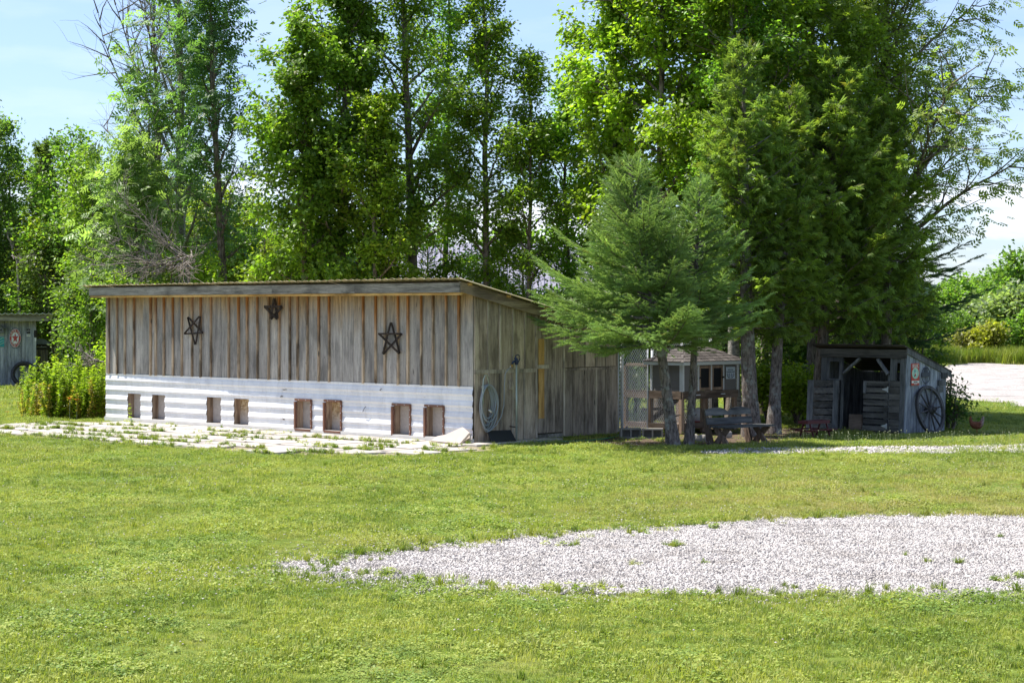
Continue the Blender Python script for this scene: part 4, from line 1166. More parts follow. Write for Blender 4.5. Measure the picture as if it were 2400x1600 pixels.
# red picnic feeder
M_redwood = plain('dark_red_paint', (0.085, 0.018, 0.022), 0.55, 0.35, var=.2)
pg = gnd(1908, 1027)
pf = thing('picnic_feeder', 'tiny dark red picnic-table feeder on the grass before the small coop', 'feeder', pg, rad(38))
for y_ in (-.11, .11): MB().box((-.30, y_-.012, .28), (.30, y_+.012, .34)).build('side_board', M_redwood, pf)
for x_ in (-.30, .288): MB().box((x_, -.098, .28), (x_+.012, .098, .34)).build('end_board', M_redwood, pf)
MB().box((-.287, -.097, .283), (.287, .097, .298)).build('feed_tray', plain('tray_blue', (0.16, 0.22, 0.36), .35, .4), pf)
for x_ in (-.22, .22):
    MB().box((x_-.015, -.26, .135), (x_+.015, .26, .165)).build('cross_bar', M_redwood, pf)
    for sgn_ in (-1, 1):
        MB().beam((x_+.024, sgn_*.08, .28), (x_+.024, sgn_*.19, .0), .03, .018, up=(1, 0, 0)).build('leg', M_redwood, pf)
for y_ in (-.24, .24): MB().box((-.36, y_-.035, .166), (.36, y_+.035, .184)).build('bench_plank', M_redwood, pf)

# ---------------------------------------------------------------- hen
s = NT('hen_feathers'); tc = s.n('TexCoord').outputs['Object']
n1 = s.noise(s.n('Mapping', {'Vector': tc, 'Scale': (1, 1, 1.6)}).outputs[0], 45, 5, .7); x_ = s.n('SeparateXYZ', {0: tc}).outputs[0]
c = s.ramp(n1, [(.35, (0.07, 0.022, 0.012)), (.6, (0.20, 0.075, 0.04))])
c2 = s.ramp(n1, [(.35, (0.16, 0.12, 0.11)), (.6, (0.42, 0.36, 0.34))])
f = s.n('MapRange', {'Value': s.math('ADD', x_, s.math('MULTIPLY', n1, .10)), 'From Min': .10, 'From Max': .20}).outputs[0]
M_henb = s.finish(s.mix(f, c, c2), .7, .2, bump=n1, bd=.006, bs=.8)
hg = gnd(2289, 1016)
hen = thing('hen', 'brown hen with a raised pale tail standing on the shaded grass', 'hen', hg)
ringd = [((-.125,0,.318),.008,.010),((-.120,0,.30),.020,.024),((-.116,0,.27),.026,.028),((-.108,0,.235),.036,.036),((-.088,0,.20),.056,.056),((-.05,0,.172),.078,.076),
         ((.0,0,.160),.088,.080),((.05,0,.168),.080,.072),((.088,0,.20),.056,.052),((.105,0,.235),.036,.040),((.115,0,.27),.020,.034),((.124,0,.305),.008,.020)]
V = []; F = []; n = 14
for i, (c_, rw_, rh_) in enumerate(ringd):
    a = Vector(ringd[max(0, i-1)][0]); b = Vector(ringd[min(len(ringd)-1, i+1)][0]); d = (b-a).normalized(); up = d.cross(Vector((0, 1, 0))).normalized()
    for k in range(n):
        t = 2*math.pi*k/n; V.append(Vector(c_) + Vector((0, 1, 0))*rw_*math.cos(t) + up*rh_*math.sin(t))
for i in range(len(ringd)-1):
    for k in range(n): F.append((i*n+k, i*n+(k+1) % n, (i+1)*n+(k+1) % n, (i+1)*n+k))
F.append(tuple(range(n))); F.append(tuple((len(ringd)-1)*n+k for k in range(n)))
MB().add(V, F).build('hen_body', M_henb, hen, smooth=True)
for q in range(5):
    y = -.02+.01*q
    MB().prism([(.09, y, .215), (.125, y*1.5, .235), (.150, y*2.0, .33-.008*abs(q-2)), (.118, y*1.8, .345-.006*abs(q-2)), (.098, y, .28)], (0, .003, 0)).build('tail_feather', M_henb, hen)
for sy in (-1, 1): MB().prism([(-.06, sy*.082, .20), (.0, sy*.092, .215), (.07, sy*.082, .205), (.115, sy*.05, .195), (.06, sy*.086, .15), (-.01, sy*.092, .135)], (0, sy*.008, 0)).build('wing', M_henb, hen)
M_comb = plain('red_comb', (0.30, 0.02, 0.02), .5, .3); M_beak = plain('yellow_beak', (0.35, 0.22, 0.06), .5, .3)
MB().prism([(-.138, -.003, .318), (-.130, -.003, .338), (-.122, -.003, .330), (-.114, -.003, .342), (-.106, -.003, .330), (-.108, -.003, .312)], (0, .006, 0)).build('comb', M_comb, hen)
MB().tube([(-.137, 0, .300), (-.165, 0, .290)], [.008, .001], 6).build('beak', M_beak, hen)
for sy in (-1, 1):
    MB().tube([(0, sy*.035, .10), (.008, sy*.035, .05), (-.002, sy*.035, .006)], .007, 6).tube([(0, sy*.035, .006), (-.045, sy*.045, .004)], .004, 5).tube([(0, sy*.035, .006), (-.045, sy*.02, .004)], .004, 5).tube([(0, sy*.035, .006), (.025, sy*.035, .004)], .004, 5).build('leg', M_beak, hen)
    MB().tube([(-.128, sy*.0205, .304), (-.128, sy*.0235, .304)], .004, 6).build('eye', M_dark, hen)

# ---------------------------------------------------------------- far shed on the left
fs_d = 63.0
FO = Vector((xat(85, fs_d), fs_d, 0)); frot = rad(14)
fsh = thing('plank_shed', 'grey vertical-board shed at the left edge carrying a round red star sign', 'shed', FO, frot)
fz = zat(752, fs_d)
M_farboard = wood('blue_grey_plank', [(0.17, 0.19, 0.22), (0.31, 0.33, 0.37), (0.44, 0.45, 0.47)], 'z', tint=.22, stain=(.34, .26, .16), zr=(1.75, 2.4, .8, .2))
FW = 4.2
for i in range(38):
    a = -FW + FW*i/38; b = -FW + FW*(i+1)/38; o = rb.uniform(-.006, .006)
    MB().box((a+.004, o-.02, .03), (b-.004, o, fz)).build('board', M_farboard, fsh)
for i in range(20):
    a = 2.6*i/20; b = 2.6*(i+1)/20; z_ = fz - .12*(a/2.6)
    MB().box((-.02, a+.003, .03), (.0, b-.003, z_)).build('board', M_farboard, fsh)
MB().box((-FW, 2.6, .03), (0, 2.62, fz-.1)).build('back_wall', M_farboard, fsh)
MB().box((-FW, -.30, fz+.0), (.38, -.26, fz+.20)).build('fascia_board', M_trim, fsh)
vs = []; fs = []; n = 150
for i in range(n+1):
    x = -FW-.1 + (FW+.62)*i/n; w = .02*math.cos(2*math.pi*x/.19)
    vs += [(x, -.42, fz+.235+w), (x, 2.8, fz+.05+w), (x, -.42, fz+.222+w), (x, 2.8, fz+.037+w)]
for i in range(n): fs += [(4*i, 4*i+4, 4*i+5, 4*i+1), (4*i+2, 4*i+3, 4*i+7, 4*i+6), (4*i, 4*i+2, 4*i+6, 4*i+4)]
MB().add(vs, fs).build('roof_sheet', M_white_metal, fsh)
fe1 = Vector((math.cos(frot), math.sin(frot), 0)); fe2 = Vector((-fe1.y, fe1.x, 0))
def fpt(px, py, off=-.03):
    u = ray_uv(px, off, FO, fe1, fe2); p = FO + fe1*u + fe2*off; p.z = zat(py, p.y); return p
M_tred = plain('sign_red', (0.42, 0.045, 0.04), .45, .4, var=.1); M_twhite = plain('sign_white', (0.68, 0.68, 0.70), .45, .4, var=.05); M_navy = plain('sign_navy', (0.02, 0.03, 0.08), .45, .4)
pc = fpt(35.5, 792); rs = thing('round_sign', 'oval red and white GASOLINE MOTOR OIL sign with a red star', 'sign', pc, frot)
rx, rz = 14.3*pc.y/FPX, 23.6*pc.y/FPX
def disc(par, nm, r0, y, m, n=36):
    MB().lathe([(.001, 0), (1, 0), (1, .006)], n, Matrix.Translation((0, y, 0)) @ Matrix.Rotation(rad(90), 4, 'X') @ Matrix.Diagonal((rx*r0, rz*r0, 1, 1)), cap=False).build(nm, m, par)
disc(rs, 'rim', 1.0, -.004, M_navy); disc(rs, 'white_ring', .94, -.008, M_twhite); disc(rs, 'red_ring', .88, -.012, M_tred); disc(rs, 'centre', .58, -.016, M_twhite)
stp = []
for k in range(10):
    a = math.pi/2 + k*math.pi/5; r_ = .54 if k % 2 == 0 else .21
    stp.append((rx*r_*math.cos(a), -.024, rz*r_*math.sin(a)*.95))
MB().prism(stp, (0, -.004, 0)).build('red_star', M_tred, rs)
def arc_text(txt, a0, a1, flip):
    for i, chh in enumerate(txt):
        if chh == ' ': continue
        a = rad(a0 + (a1-a0)*i/(len(txt)-1)); rr_ = .73
        M = Matrix.Translation((rx*rr_*math.cos(a), -.026, rz*rr_*math.sin(a))) @ Matrix.Rotation(rad(90), 4, 'X') @ Matrix.Rotation(a - math.pi/2 + (math.pi if flip else 0), 4, 'Z')
        text_mesh('letter', chh, .088, M, M_twhite, rs)
arc_text('GASOLINE', 160, 20, False); arc_text('MOTOR OIL', 205, 335, True)
text_mesh('lettering', 'T', .05, face_M(-rx*.32, rz*.16, -.026), M_navy, rs); text_mesh('lettering', 'CO', .04, face_M(rx*.34, rz*.16, -.026), M_navy, rs)
pc = fpt(66.5, 776); s1 = thing('black_notice', 'small black notice board on the far shed wall beside the round sign', 'sign', pc, frot)
MB().box((-.055, -.01, -.075), (.055, 0, .075)).build('sign_plate', M_dark, s1)
text_mesh('lettering', 'JOE', .05, face_M(0, .0, -.012), M_twhite, s1); text_mesh('lettering', 'THE', .028, face_M(0, .048, -.012), M_twhite, s1)
pc = fpt(67, 785.5); s2 = thing('white_notice', 'small white notice just below the black one on the far shed', 'sign', pc, frot)
MB().box((-.06, -.01, -.04), (.06, 0, .04)).build('sign_plate', M_twhite, s2)
text_mesh('lettering', 'FARM', .05, face_M(0, .0, -.012), M_dark, s2, sx=.8)
pc = fpt(2, 801); s3 = thing('teal_sign', 'teal and white picture sign at the left photo edge', 'sign', pc, frot)
MB().box((-.22, -.01, -.155), (.105, 0, .155)).build('sign_plate', M_teal, s3)
for k in range(9): MB().beam((-.1+.03*(k % 3)*2, -.014, -.12+.03*k), (-.02+.03*(k % 3)*2, -.014, -.08+.026*k), .016, .004, up=(0, 1, 0)).build('painted_leaf', M_mint, s3)
pc = fpt(3, 771); bh = thing('birdhouse', 'little wooden birdhouse on the far shed above the teal sign', 'birdhouse', pc, frot)
MB().prism([(-.09, -.14, -.13), (.065, -.14, -.13), (.065, -.14, .03), (-.012, -.14, .09), (-.09, -.14, .03)], (0, .14, 0)).build('box', M_dkpost, bh)
MB().prism([(-.02, -.17, .105), (.14, -.17, .0), (.14, -.17, .02), (-.02, -.17, .13)], (0, .18, 0)).prism([(-.02, -.17, .105), (-.16, -.17, .0), (-.16, -.17, .02), (-.02, -.17, .13)], (0, .18, 0)).build('roof', M_dkpost, bh)
MB().lathe([(.001, 0), (.025, 0), (.025, .004)], 12, Matrix.Translation((-.01, -.142, -.03)) @ Matrix.Rotation(rad(90), 4, 'X'), cap=False).build('entrance', M_dark, bh)
# cabinet beside it
cd_ = 64.0; cbx = thing('storage_cabinet', 'brown slatted cabinet with sloping grey lid beside the far shed', 'cabinet', (xat(98, cd_), cd_, 0), frot)
cw = 14.3*cd_/FPX; cz1 = zat(819, cd_)
M_slatb = wood('cabinet_slat', [(0.14, 0.12, 0.11), (0.24, 0.21, 0.20), (0.30, 0.27, 0.26)], 'z', tint=.12)
MB().box((-cw, .02, .02), (cw, .6, cz1)).build('cabinet_body', M_navy, cbx)
for i in range(5): MB().box((-cw+2*cw*i/5+.004, .0, .05), (-cw+2*cw*(i+1)/5-.004, .019, cz1-.003)).build('slat', M_slatb, cbx)
MB().box((-cw-.02, -.02, cz1), (cw+.06, .62, zat(806, cd_))).build('fascia', M_dark, cbx)
zf1 = zat(806, cd_); zf2 = zat(794, cd_)
MB().hexa([(-cw-.05, -.08, zf1), (cw+.1, -.08, zf1), (cw+.1, .65, zf1), (-cw-.05, .65, zf1)], [(-cw+.03, .15, zf2), (cw-.12, .15, zf2), (cw-.12, .45, zf2), (-cw+.03, .45, zf2)]).build('lid', plain('slate_lid', (0.16, 0.18, 0.22), .4, .4), cbx)
text_mesh('lettering', 'f RealStone', .07, face_M(-.02, (cz1+zf1)/2, -.024), M_twhite, cbx)
lp = thing('wall_lantern', 'small dark lantern on a pale bracket at the far shed corner', 'lantern', (xat(83.5, 62.8), 62.8, zat(790, 62.8)), frot)
MB().lathe([(.01, .22), (.06, .20), (.05, .0), (.03, -.01)], 4).build('lantern_housing', M_dark, lp)
MB().box((-.03, -.01, -.12), (.02, .02, -.01)).build('bracket', M_twhite, lp)
# old tyre leaning on the far shed
ty = thing('old_tyre', 'dark wheel leaning against the far shed behind the weeds', 'tyre', fpt(56, 860, -.35) * 1.0, frot)
ty.location.z = 0
MB().lathe([(.30, -.07), (.36, -.08), (.40, -.04), (.40, .04), (.36, .08), (.30, .07), (.30, -.07)], 28, Matrix.Rotation(rad(-14), 4, 'X') @ Matrix.Translation((0, 0, .41)) @ Matrix.Rotation(rad(90), 4, 'X'), cap=False).build('tread', M_tyre, ty, smooth=True)
MB().lathe([(.295, -.04), (.295, .04), (.27, .04), (.27, -.04), (.295, -.04)], 28, Matrix.Rotation(rad(-14), 4, 'X') @ Matrix.Translation((0, 0, .41)) @ Matrix.Rotation(rad(90), 4, 'X'), cap=False).build('rim', M_tyre, ty)

# building with a ribbed metal roof behind the trees
bd = 62.0; bx0, bx1 = xat(870, bd), xat(1400, bd)
bg_ = thing('metal_roof_barn', 'long building with violet-grey ribbed metal roof glimpsed behind the trees', 'barn', ((bx0+bx1)/2, bd, 0))
hw_ = (bx1-bx0)/2; ze, zr_ = zat(690, bd), zat(571, bd+3.2)
M_barnroof = plain('violet_grey_metal', (0.30, 0.29, 0.34), .35, .5, metal=.3, var=.06)
M_barnwall = plain('barn_wall', (0.12, 0.115, 0.11), .8, .2)
MB().box((-hw_, .2, 0), (hw_, 6.2, ze)).build('wall', M_barnwall, bg_)
npn = 12
for k in range(npn):
    a = -hw_ + 2*hw_*k/npn; b = -hw_ + 2*hw_*(k+1)/npn
    mb = MB(); mb.prism([(a, -.1, ze), (b+.01, -.1, ze), (b+.01, 3.2, zr_), (a, 3.2, zr_)], (0, 0, -.03))
    for j in range(3):
        x = a + (b-a)*(j+.5)/3; mb.prism([(x-.02, -.1, ze+.001), (x+.02, -.1, ze+.001), (x+.02, 3.2, zr_+.001), (x-.02, 3.2, zr_+.001)], (0, 0, .05))
    mb.build('roof_panel', M_barnroof, bg_)
MB().prism([(-hw_, 3.2, zr_), (hw_, 3.2, zr_), (hw_, 6.4, ze), (-hw_, 6.4, ze)], (0, 0, -.03)).build('rear_roof', M_barnroof, bg_)
# ================================================================ vegetation
def unit(a): return a / (np.linalg.norm(a, axis=-1, keepdims=True) + 1e-9)
T_LEAF = (np.array([(0, 0, 0), (.42, .30, .10), (1, 0, -.04), (.42, -.30, .10)], float), np.array([(0, 1, 2), (0, 2, 3)]))
T_BLADE = (np.array([(0, 0, 0), (.45, .15, .04), (1, 0, -.05), (.45, -.15, .04)], float), np.array([(0, 1, 2), (0, 2, 3)]))
def _ash():
    V = []; F = []
    def kite(o, d, l, w):
        o = np.array(o, float); d = np.array(d, float); q = np.array((-d[1], d[0], 0)); i = len(V)
        V.extend([o, o+d*l*.45+q*w+(0, 0, .03), o+d*l, o+d*l*.45-q*w+(0, 0, .03)]); F.extend([(i, i+1, i+2), (i, i+2, i+3)])
    for x in (.22, .45, .68):
        for s_ in (1, -1):
            a = 1.0; kite((x, 0, 0), (math.cos(a), s_*math.sin(a), -.12), .40, .085)
    kite((.72, 0, 0), (1, 0, -.1), .40, .09)
    return np.array(V), np.array(F)
T_ASH = _ash()
def _cedar():
    V = []; F = []
    for k, (a, l) in enumerate([(-.9, .6), (-.5, .85), (-.12, 1.0), (.25, .92), (.62, .75), (1.0, .5)]):
        d = np.array((math.cos(a), math.sin(a), -.12*abs(a))); q = np.array((-d[1], d[0], 0)); o = np.array((.12*k % .3, 0, 0)); i = len(V)
        V.extend([o, o+d*l*.6+q*.075+(0, 0, .03), o+d*l+(0, 0, -.08), o+d*l*.6-q*.075]); F.extend([(i, i+1, i+2), (i, i+2, i+3)])
    return np.array(V), np.array(F)
T_CEDAR = _cedar()
def _spruce():
    V = []; F = []
    for (qx, qz) in ((1, 0), (0, 1)):
        q = np.array((0, qx, qz))*.055; i = len(V)
        V.extend([np.zeros(3), np.array((.5, 0, 0))+q, np.array((1.02, 0, 0)), np.array((.5, 0, 0))-q]); F.extend([(i, i+1, i+2), (i, i+2, i+3)])
    rr = np.random.default_rng(4)
    for k in range(11):
        x = .05 + .9*k/11; t = k*2.4; d = np.array((.10, .155*math.cos(t), .155*math.sin(t))); q = np.array((.035, 0, 0)); i = len(V)
        V.extend([np.array((x, 0, 0))-q, np.array((x, 0, 0))+q, np.array((x, 0, 0))+d]); F.append((i, i+1, i+2))
    return np.array(V), np.array(F)
T_SPRUCE = _spruce()

def place(tmpl, P, X, N, S, col, rng, wid=1.0):
    """leaf copies: position, axis, normal, size, colour -> one vertex/triangle array"""
    tv, tf = tmpl; n = len(P); k = len(tv)
    X = unit(X); Y = unit(np.cross(N, X)); Z = np.cross(X, Y)
    V = P[:, None, :] + S[:, None, None] * (tv[None, :, 0:1]*X[:, None, :] + wid*tv[None, :, 1:2]*Y[:, None, :] + wid*tv[None, :, 2:3]*Z[:, None, :])
    F = tf[None, :, :] + (np.arange(n)*k)[:, None, None]
    Cc = np.repeat(col[:, None, :], k, axis=1)
    return V.reshape(-1, 3), F.reshape(-1, 3), Cc.reshape(-1, 3)

def tubes_np(polys, sides=5):
    """polys: list of (points (m,3), radii (m)) -> V,F tris"""
    Vs = []; Fs = []; b = 0
    ang = 2*np.pi*np.arange(sides)/sides; ca = np.cos(ang)[:, None]; sa = np.sin(ang)[:, None]
    for pts, rs in polys:
        m = len(pts); d = np.empty_like(pts); d[1:-1] = pts[2:]-pts[:-2]; d[0] = pts[1]-pts[0]; d[-1] = pts[-1]-pts[-2]; d = unit(d)
        ref = np.array((.31, .17, .93)) if abs(d[0][2]) < .8 else np.array((1.0, .1, .05))
        a = unit(np.cross(d, ref)); c = np.cross(d, a)
        V = pts[:, None, :] + rs[:, None, None]*(a[:, None, :]*ca[None] + c[:, None, :]*sa[None])
        Vs.append(V.reshape(-1, 3)); i = np.arange(m-1)[:, None]*sides; j = np.arange(sides)[None]; j2 = (j+1) % sides
        p = (b+i+j).ravel(); q = (b+i+j2).ravel(); r = (b+i+sides+j2).ravel(); t = (b+i+sides+j).ravel()
        Fs.append(np.stack([p, q, r], 1)); Fs.append(np.stack([p, r, t], 1)); b += m*sides
    return np.concatenate(Vs), np.concatenate(Fs)

GAIN = 1.75
def colours(n, rng, base, var=.22, yellow=.12, yc=(0.20, 0.19, 0.02)):
    c = np.array(base)[None]*GAIN*(1 + rng.normal(0, var, (n, 1))).clip(.45, 1.7)
    y = (rng.random((n, 1)) < yellow)*rng.random((n, 1))*.6
    return c*(1-y) + np.array(yc)[None]*y
G_MID = (0.075, 0.140, 0.018); G_DEEP = (0.044, 0.094, 0.018); G_LIME = (0.124, 0.182, 0.018); G_BLUE = (0.084, 0.142, 0.057)
G_CEDAR = (0.092, 0.142, 0.030); G_SPRUCE = (0.125, 0.185, 0.062); G_DKSPR = (0.033, 0.066, 0.033); G_SAGE = (0.102, 0.144, 0.054)

def bend(p0, d0, L_, n, rng, curve=(0, 0, .25), wob=.12):
    """a limb as a polyline that starts along d0 and bends towards curve"""
    pts = [np.array(p0, float)]; d = unit(np.array(d0, float)); cv = np.array(curve, float)
    for i in range(n):
        d = unit(d + cv/n + rng.normal(0, wob, 3)/math.sqrt(n)); pts.append(pts[-1] + d*L_/n)
    return np.array(pts)

def broad_tree(name, label, x, y, H, lo, Rad, seed, nleaf=12000, leaf=.11, col=G_MID, tmpl=T_LEAF, trunk_r=.11, limbs=26, lean=(0, 0), bare=0.0,
               prof=None, up=.55, cat='tree', group=None, barkm=None, droop=.35, spread=.13, mat=None, yellow=.10, limb_out=None, forks=1, wid=1.0, dead=0, clump=1.0):
    if tmpl is T_LEAF and y < 60: nleaf = int(nleaf*1.30); leaf *= .80
    rng = np.random.default_rng(seed)
    root = thing(name, label, cat, (x, y, 0), 0, group)
    prof = prof or (lambda t: (0.55 + .45*math.sin(math.pi*min(1, t*1.15+.12)))*(1-.55*max(0, t-.6)/.4))
    polys = []; leafP = []; leafD = []
    for fk in range(forks):
        n = 14; t = np.linspace(0, 1, n); w = np.cumsum(rng.normal(0, .035, (n, 2)), 0)*H/8
        tp = np.zeros((n, 3)); a0 = rng.random()*6.28; fo = 0 if forks == 1 else Rad*.42
        tp[:, 0] = lean[0]*t + w[:, 0]*t + fo*math.cos(a0+fk*6.28/forks)*t**.8; tp[:, 1] = lean[1]*t + w[:, 1]*t + fo*math.sin(a0+fk*6.28/forks)*t**.8; tp[:, 2] = t*H*(1-.06*fk)
        tr = trunk_r*(1-t)**.75*(1 if forks == 1 else .75) + .012; tr[0] *= 1.7
        polys.append((tp, tr))
        for i in range(limbs//forks):
            tt = lo/H + (1-lo/H)*((i+.5)/(limbs//forks))**.95*.97; tt = min(tt, .985)
            o = np.array([np.interp(tt, t, tp[:, k]) for k in range(3)]); s_ = (tt-lo/H)/(1-lo/H)
            az = i*2.4 + rng.normal(0, .35) + fk*1.3; L_ = Rad*prof(s_)*rng.uniform(.55, 1.25)*(1 + .35*mnoise.noise(Vector((math.cos(az)*1.2, math.sin(az)*1.2 + seed, s_*5))))
            if limb_out is not None: L_ *= limb_out(az, s_)
            if L_ < .15: continue
            el = up*rng.uniform(.6, 1.3) + .5*s_
            d0 = np.array((math.cos(az)*math.cos(el), math.sin(az)*math.cos(el), math.sin(el)))
            lp = bend(o, d0, L_, 6, rng, (0, 0, .15), .22); r0 = min(.55*np.interp(tt, t, tr), .045*L_**.5+.008)
            polys.append((lp, np.linspace(r0, .006, 7)))
            isdead = rng.random() < bare
            nt = max(4, int(4 + L_*3.2))
            for j in range(nt):
                q = .18 + .82*(j+.6)/nt; q = min(q, .999); f = q*6; a = int(f); po = lp[a]*(1-f+a) + lp[min(a+1, 6)]*(f-a)
                ld = unit(lp[min(a+1, 6)]-lp[a]); rd = rng.normal(0, 1, 3); td = unit(ld*.75 + unit(rd)*.85 + np.array((0, 0, .12)))
                tl = L_*rng.uniform(.22, .42)*(1.15-.5*q) + .12; wp = bend(po, td, tl, 3, rng, (0, 0, -.1), .25)
                polys.append((wp, np.linspace(.0045+.004*L_, .0025, 4)))
                if isdead or rng.random() < bare*.4:
                    for _ in range(3):
                        k_ = rng.integers(1, 4); wd = unit(td + rng.normal(0, .6, 3)); polys.append((bend(wp[k_], wd, tl*.6, 3, rng, (0, 0, .1), .2), np.linspace(.0035, .002, 4)))
                    continue
                m = 5; leafP.append(wp[1:]); leafD.append(np.repeat(td[None], 3, 0))
    V, F = tubes_np(polys, 5); np_mesh('trunk', V, F, barkm or M_bark, root, smooth=True)
    A = np.concatenate(leafP); D = np.concatenate(leafD)
    # clumps: some twigs carry many leaves, some few
    wgt = rng.random(len(A))**2.2 + .06; wgt /= wgt.sum()
    idx = rng.choice(len(A), nleaf, p=wgt)
    sp = spread*clump; P = A[idx] + rng.normal(0, sp, (nleaf, 3))*np.array((1, 1, .8))
    cen = np.array((lean[0]*.6, lean[1]*.6, 0)); outw = P - cen; outw[:, 2] = 0; outw = unit(outw)
    X = unit(D[idx]*.6 + outw*.5 + rng.normal(0, .55, (nleaf, 3)) + np.array((0, 0, -droop)))
    N = unit(rng.normal(0, .55, (nleaf, 3)) + np.array((0, 0, 1.0)) + outw*.35)
    S = leaf*rng.uniform(.7, 1.25, nleaf)
    cl = colours(nleaf, rng, col, .2, yellow)
    tw = rng.random(len(A)); cl *= (.82 + .36*tw[idx])[:, None]
    V, F, Cc = place(tmpl, P, X, N, S, cl, rng, wid)
    np_mesh('crown', V, F, mat or M_leaf, root, Cc)
    return root

def conifer(name, label, x, y, H, lo, Rad, seed, kind='spruce', n_br=90, lean=(0, 0), trunk_r=.1, col=G_SPRUCE, unit_l=.11, barkm=None, prof=None,
            group=None, dens=1.0, droop=.25, side=None, cat='tree', stub=False, topcut=1.0, wid=1.0):
    rng = np.random.default_rng(seed); root = thing(name, label, cat, (x, y, 0), 0, group)
    n = 12; t = np.linspace(0, 1, n); tp = np.zeros((n, 3)); tp[:, 0] = lean[0]*t + np.sin(t*5+seed)*.03; tp[:, 1] = lean[1]*t + np.cos(t*4+seed)*.03; tp[:, 2] = t*H
    tr = trunk_r*(1-t)**.8+.008; tr[0] *= 1.3
    polys = [(tp, tr)]; P = []; X = []; Nn = []; prof = prof or (lambda s_: (1-s_)**.85)
    if stub:
        for i in range(9):
            tt = rng.uniform(.08, lo/H); o = np.array([np.interp(tt, t, tp[:, k]) for k in range(3)]); az = rng.random()*6.28
            polys.append((bend(o, (math.cos(az), math.sin(az), .1), .16+.05*rng.random(), 2, rng), np.array((.02, .014, .006))))
    for i in range(n_br):
        s_ = (i+.3)/n_br*topcut; tt = (lo + (H-lo)*s_)/H; o = np.array([np.interp(tt, t, tp[:, k]) for k in range(3)])
        az = i*2.4 + rng.normal(0, .3); L_ = Rad*prof(s_)*rng.uniform(.58, 1.15)
        if side is not None: L_ *= side(az, s_)
        if L_ < .08: L_ = .08
        el = -.05 + .75*s_ + rng.normal(0, .08) - (droop*.4 if kind == 'spruce' else 0)
        d0 = np.array((math.cos(az)*math.cos(el), math.sin(az)*math.cos(el), math.sin(el)))
        lp = bend(o, d0, L_, 6, rng, (0, 0, .62 if kind == 'spruce' else .5), .08 if kind == 'spruce' else .2)
        polys.append((lp, np.linspace(.008+.012*L_, .003, 7)))
        hz = unit(np.cross(d0, (0, 0, 1)))
        nb = max(3, int(L_/.085*dens))
        for j in range(nb):
            q = .16 + .84*(j+.5)/nb; f = min(q*6, 5.999); a = int(f); po = lp[a]*(1-f+a) + lp[a+1]*(f-a); ld = unit(lp[a+1]-lp[a])
            sl = (L_*(1-q)*.50 + .14)*rng.uniform(.75, 1.15)
            for sg in ((1, -1) if kind == 'spruce' else (1, -1)):
                if kind == 'spruce': sd = unit(ld*.75 + sg*hz*.85 + np.array((0, 0, -.05)) + rng.normal(0, .10, 3))
                else: sd = unit(ld*.5 + sg*hz*.6 + rng.normal(0, .45, 3) + np.array((0, 0, -.1)))
                k = max(1, int(sl/(unit_l*.72)))
                for m in range(k):
                    bp = po + sd*sl*(m/k) + np.array((0, 0, -droop*.12*(m/k)**2*L_))
                    P.append(bp); X.append(sd + rng.normal(0, .12, 3)); Nn.append((rng.normal(0, .25), rng.normal(0, .25), 1))
                    if kind == 'spruce' and m < k-1 or kind == 'cedar':
                        s2 = 1 if (m % 2) else -1
                        P.append(bp); X.append(sd*.7 + ld*.4 + hz*s2*.35 + rng.normal(0, .2, 3)); Nn.append((rng.normal(0, .3), rng.normal(0, .3), 1))
            P.append(po); X.append(ld + rng.normal(0, .1, 3)); Nn.append((0, 0, 1))
        P.append(lp[-1]); X.append(lp[-1]-lp[-2]); Nn.append((0, 0, 1))
    V, F = tubes_np(polys, 6); np_mesh('trunk', V, F, barkm or M_bark_spruce, root, smooth=True)
    P = np.array(P); X = np.array(X, float); Nn = np.array(Nn, float); m = len(P)
    if kind == 'cedar': X[:, 2] -= .25; Nn += rng.normal(0, .5, Nn.shape)
    S = unit_l*rng.uniform(.8, 1.3, m); cl = colours(m, rng, col, .16 if kind == 'spruce' else .32, .05 if kind == 'spruce' else .14, (0.16, 0.12, 0.03))
    # young shoots at the branch ends are paler
    V, F, Cc = place(T_SPRUCE if kind == 'spruce' else T_CEDAR, P, X, Nn, S, cl, rng, wid)
    np_mesh('crown', V, F, M_needle if kind == 'spruce' else M_cedarleaf, root, Cc)
    return root
M_cedarleaf = leafmat('cedar_scale', tr=.42, rough=.5, spec=.25, tcol=(1.9, 1.9, .8))

def dead_tree(name, label, x, y, z0, az0, L_, seed, n1=16, spreadz=.25, cat='dead branch', up=.15):
    rng = np.random.default_rng(seed); root = thing(name, label, cat, (x, y, 0)); polys = []
    for i in range(n1):
        az = az0 + rng.normal(0, .8); el = rng.normal(up, spreadz)
        d = (math.cos(az)*math.cos(el), math.sin(az)*math.cos(el)*.7, math.sin(el)); l = L_*rng.uniform(.5, 1.1)
        p = bend((rng.normal(0, .1), rng.normal(0, .1), z0+rng.normal(0, .12)), d, l, 8, rng, (0, 0, .2), .4); polys.append((p, np.linspace(.02, .004, 9)))
        for j in range(11):
            a = rng.integers(2, 8); q = bend(p[a], unit(p[a]-p[a-1]) + rng.normal(0, .6, 3), l*rng.uniform(.15, .4), 4, rng, (0, 0, .2), .4); polys.append((q, np.linspace(.008, .003, 5)))
            for k in range(3): b = rng.integers(1, 5); polys.append((bend(q[b], unit(q[b]-q[b-1]) + rng.normal(0, .7, 3), l*rng.uniform(.06, .16), 3, rng, (0, 0, .2), .4), np.linspace(.0045, .0025, 4)))
    polys.append((np.array([(0, 0, 0), (.1, 0, z0*.5), (0, 0, z0)]), np.array((.07, .06, .04))))
    V, F = tubes_np(polys, 4); np_mesh('branches', V, F, M_twig_dead, root, smooth=True); return root

def T(px, d): return xat(px, d), d
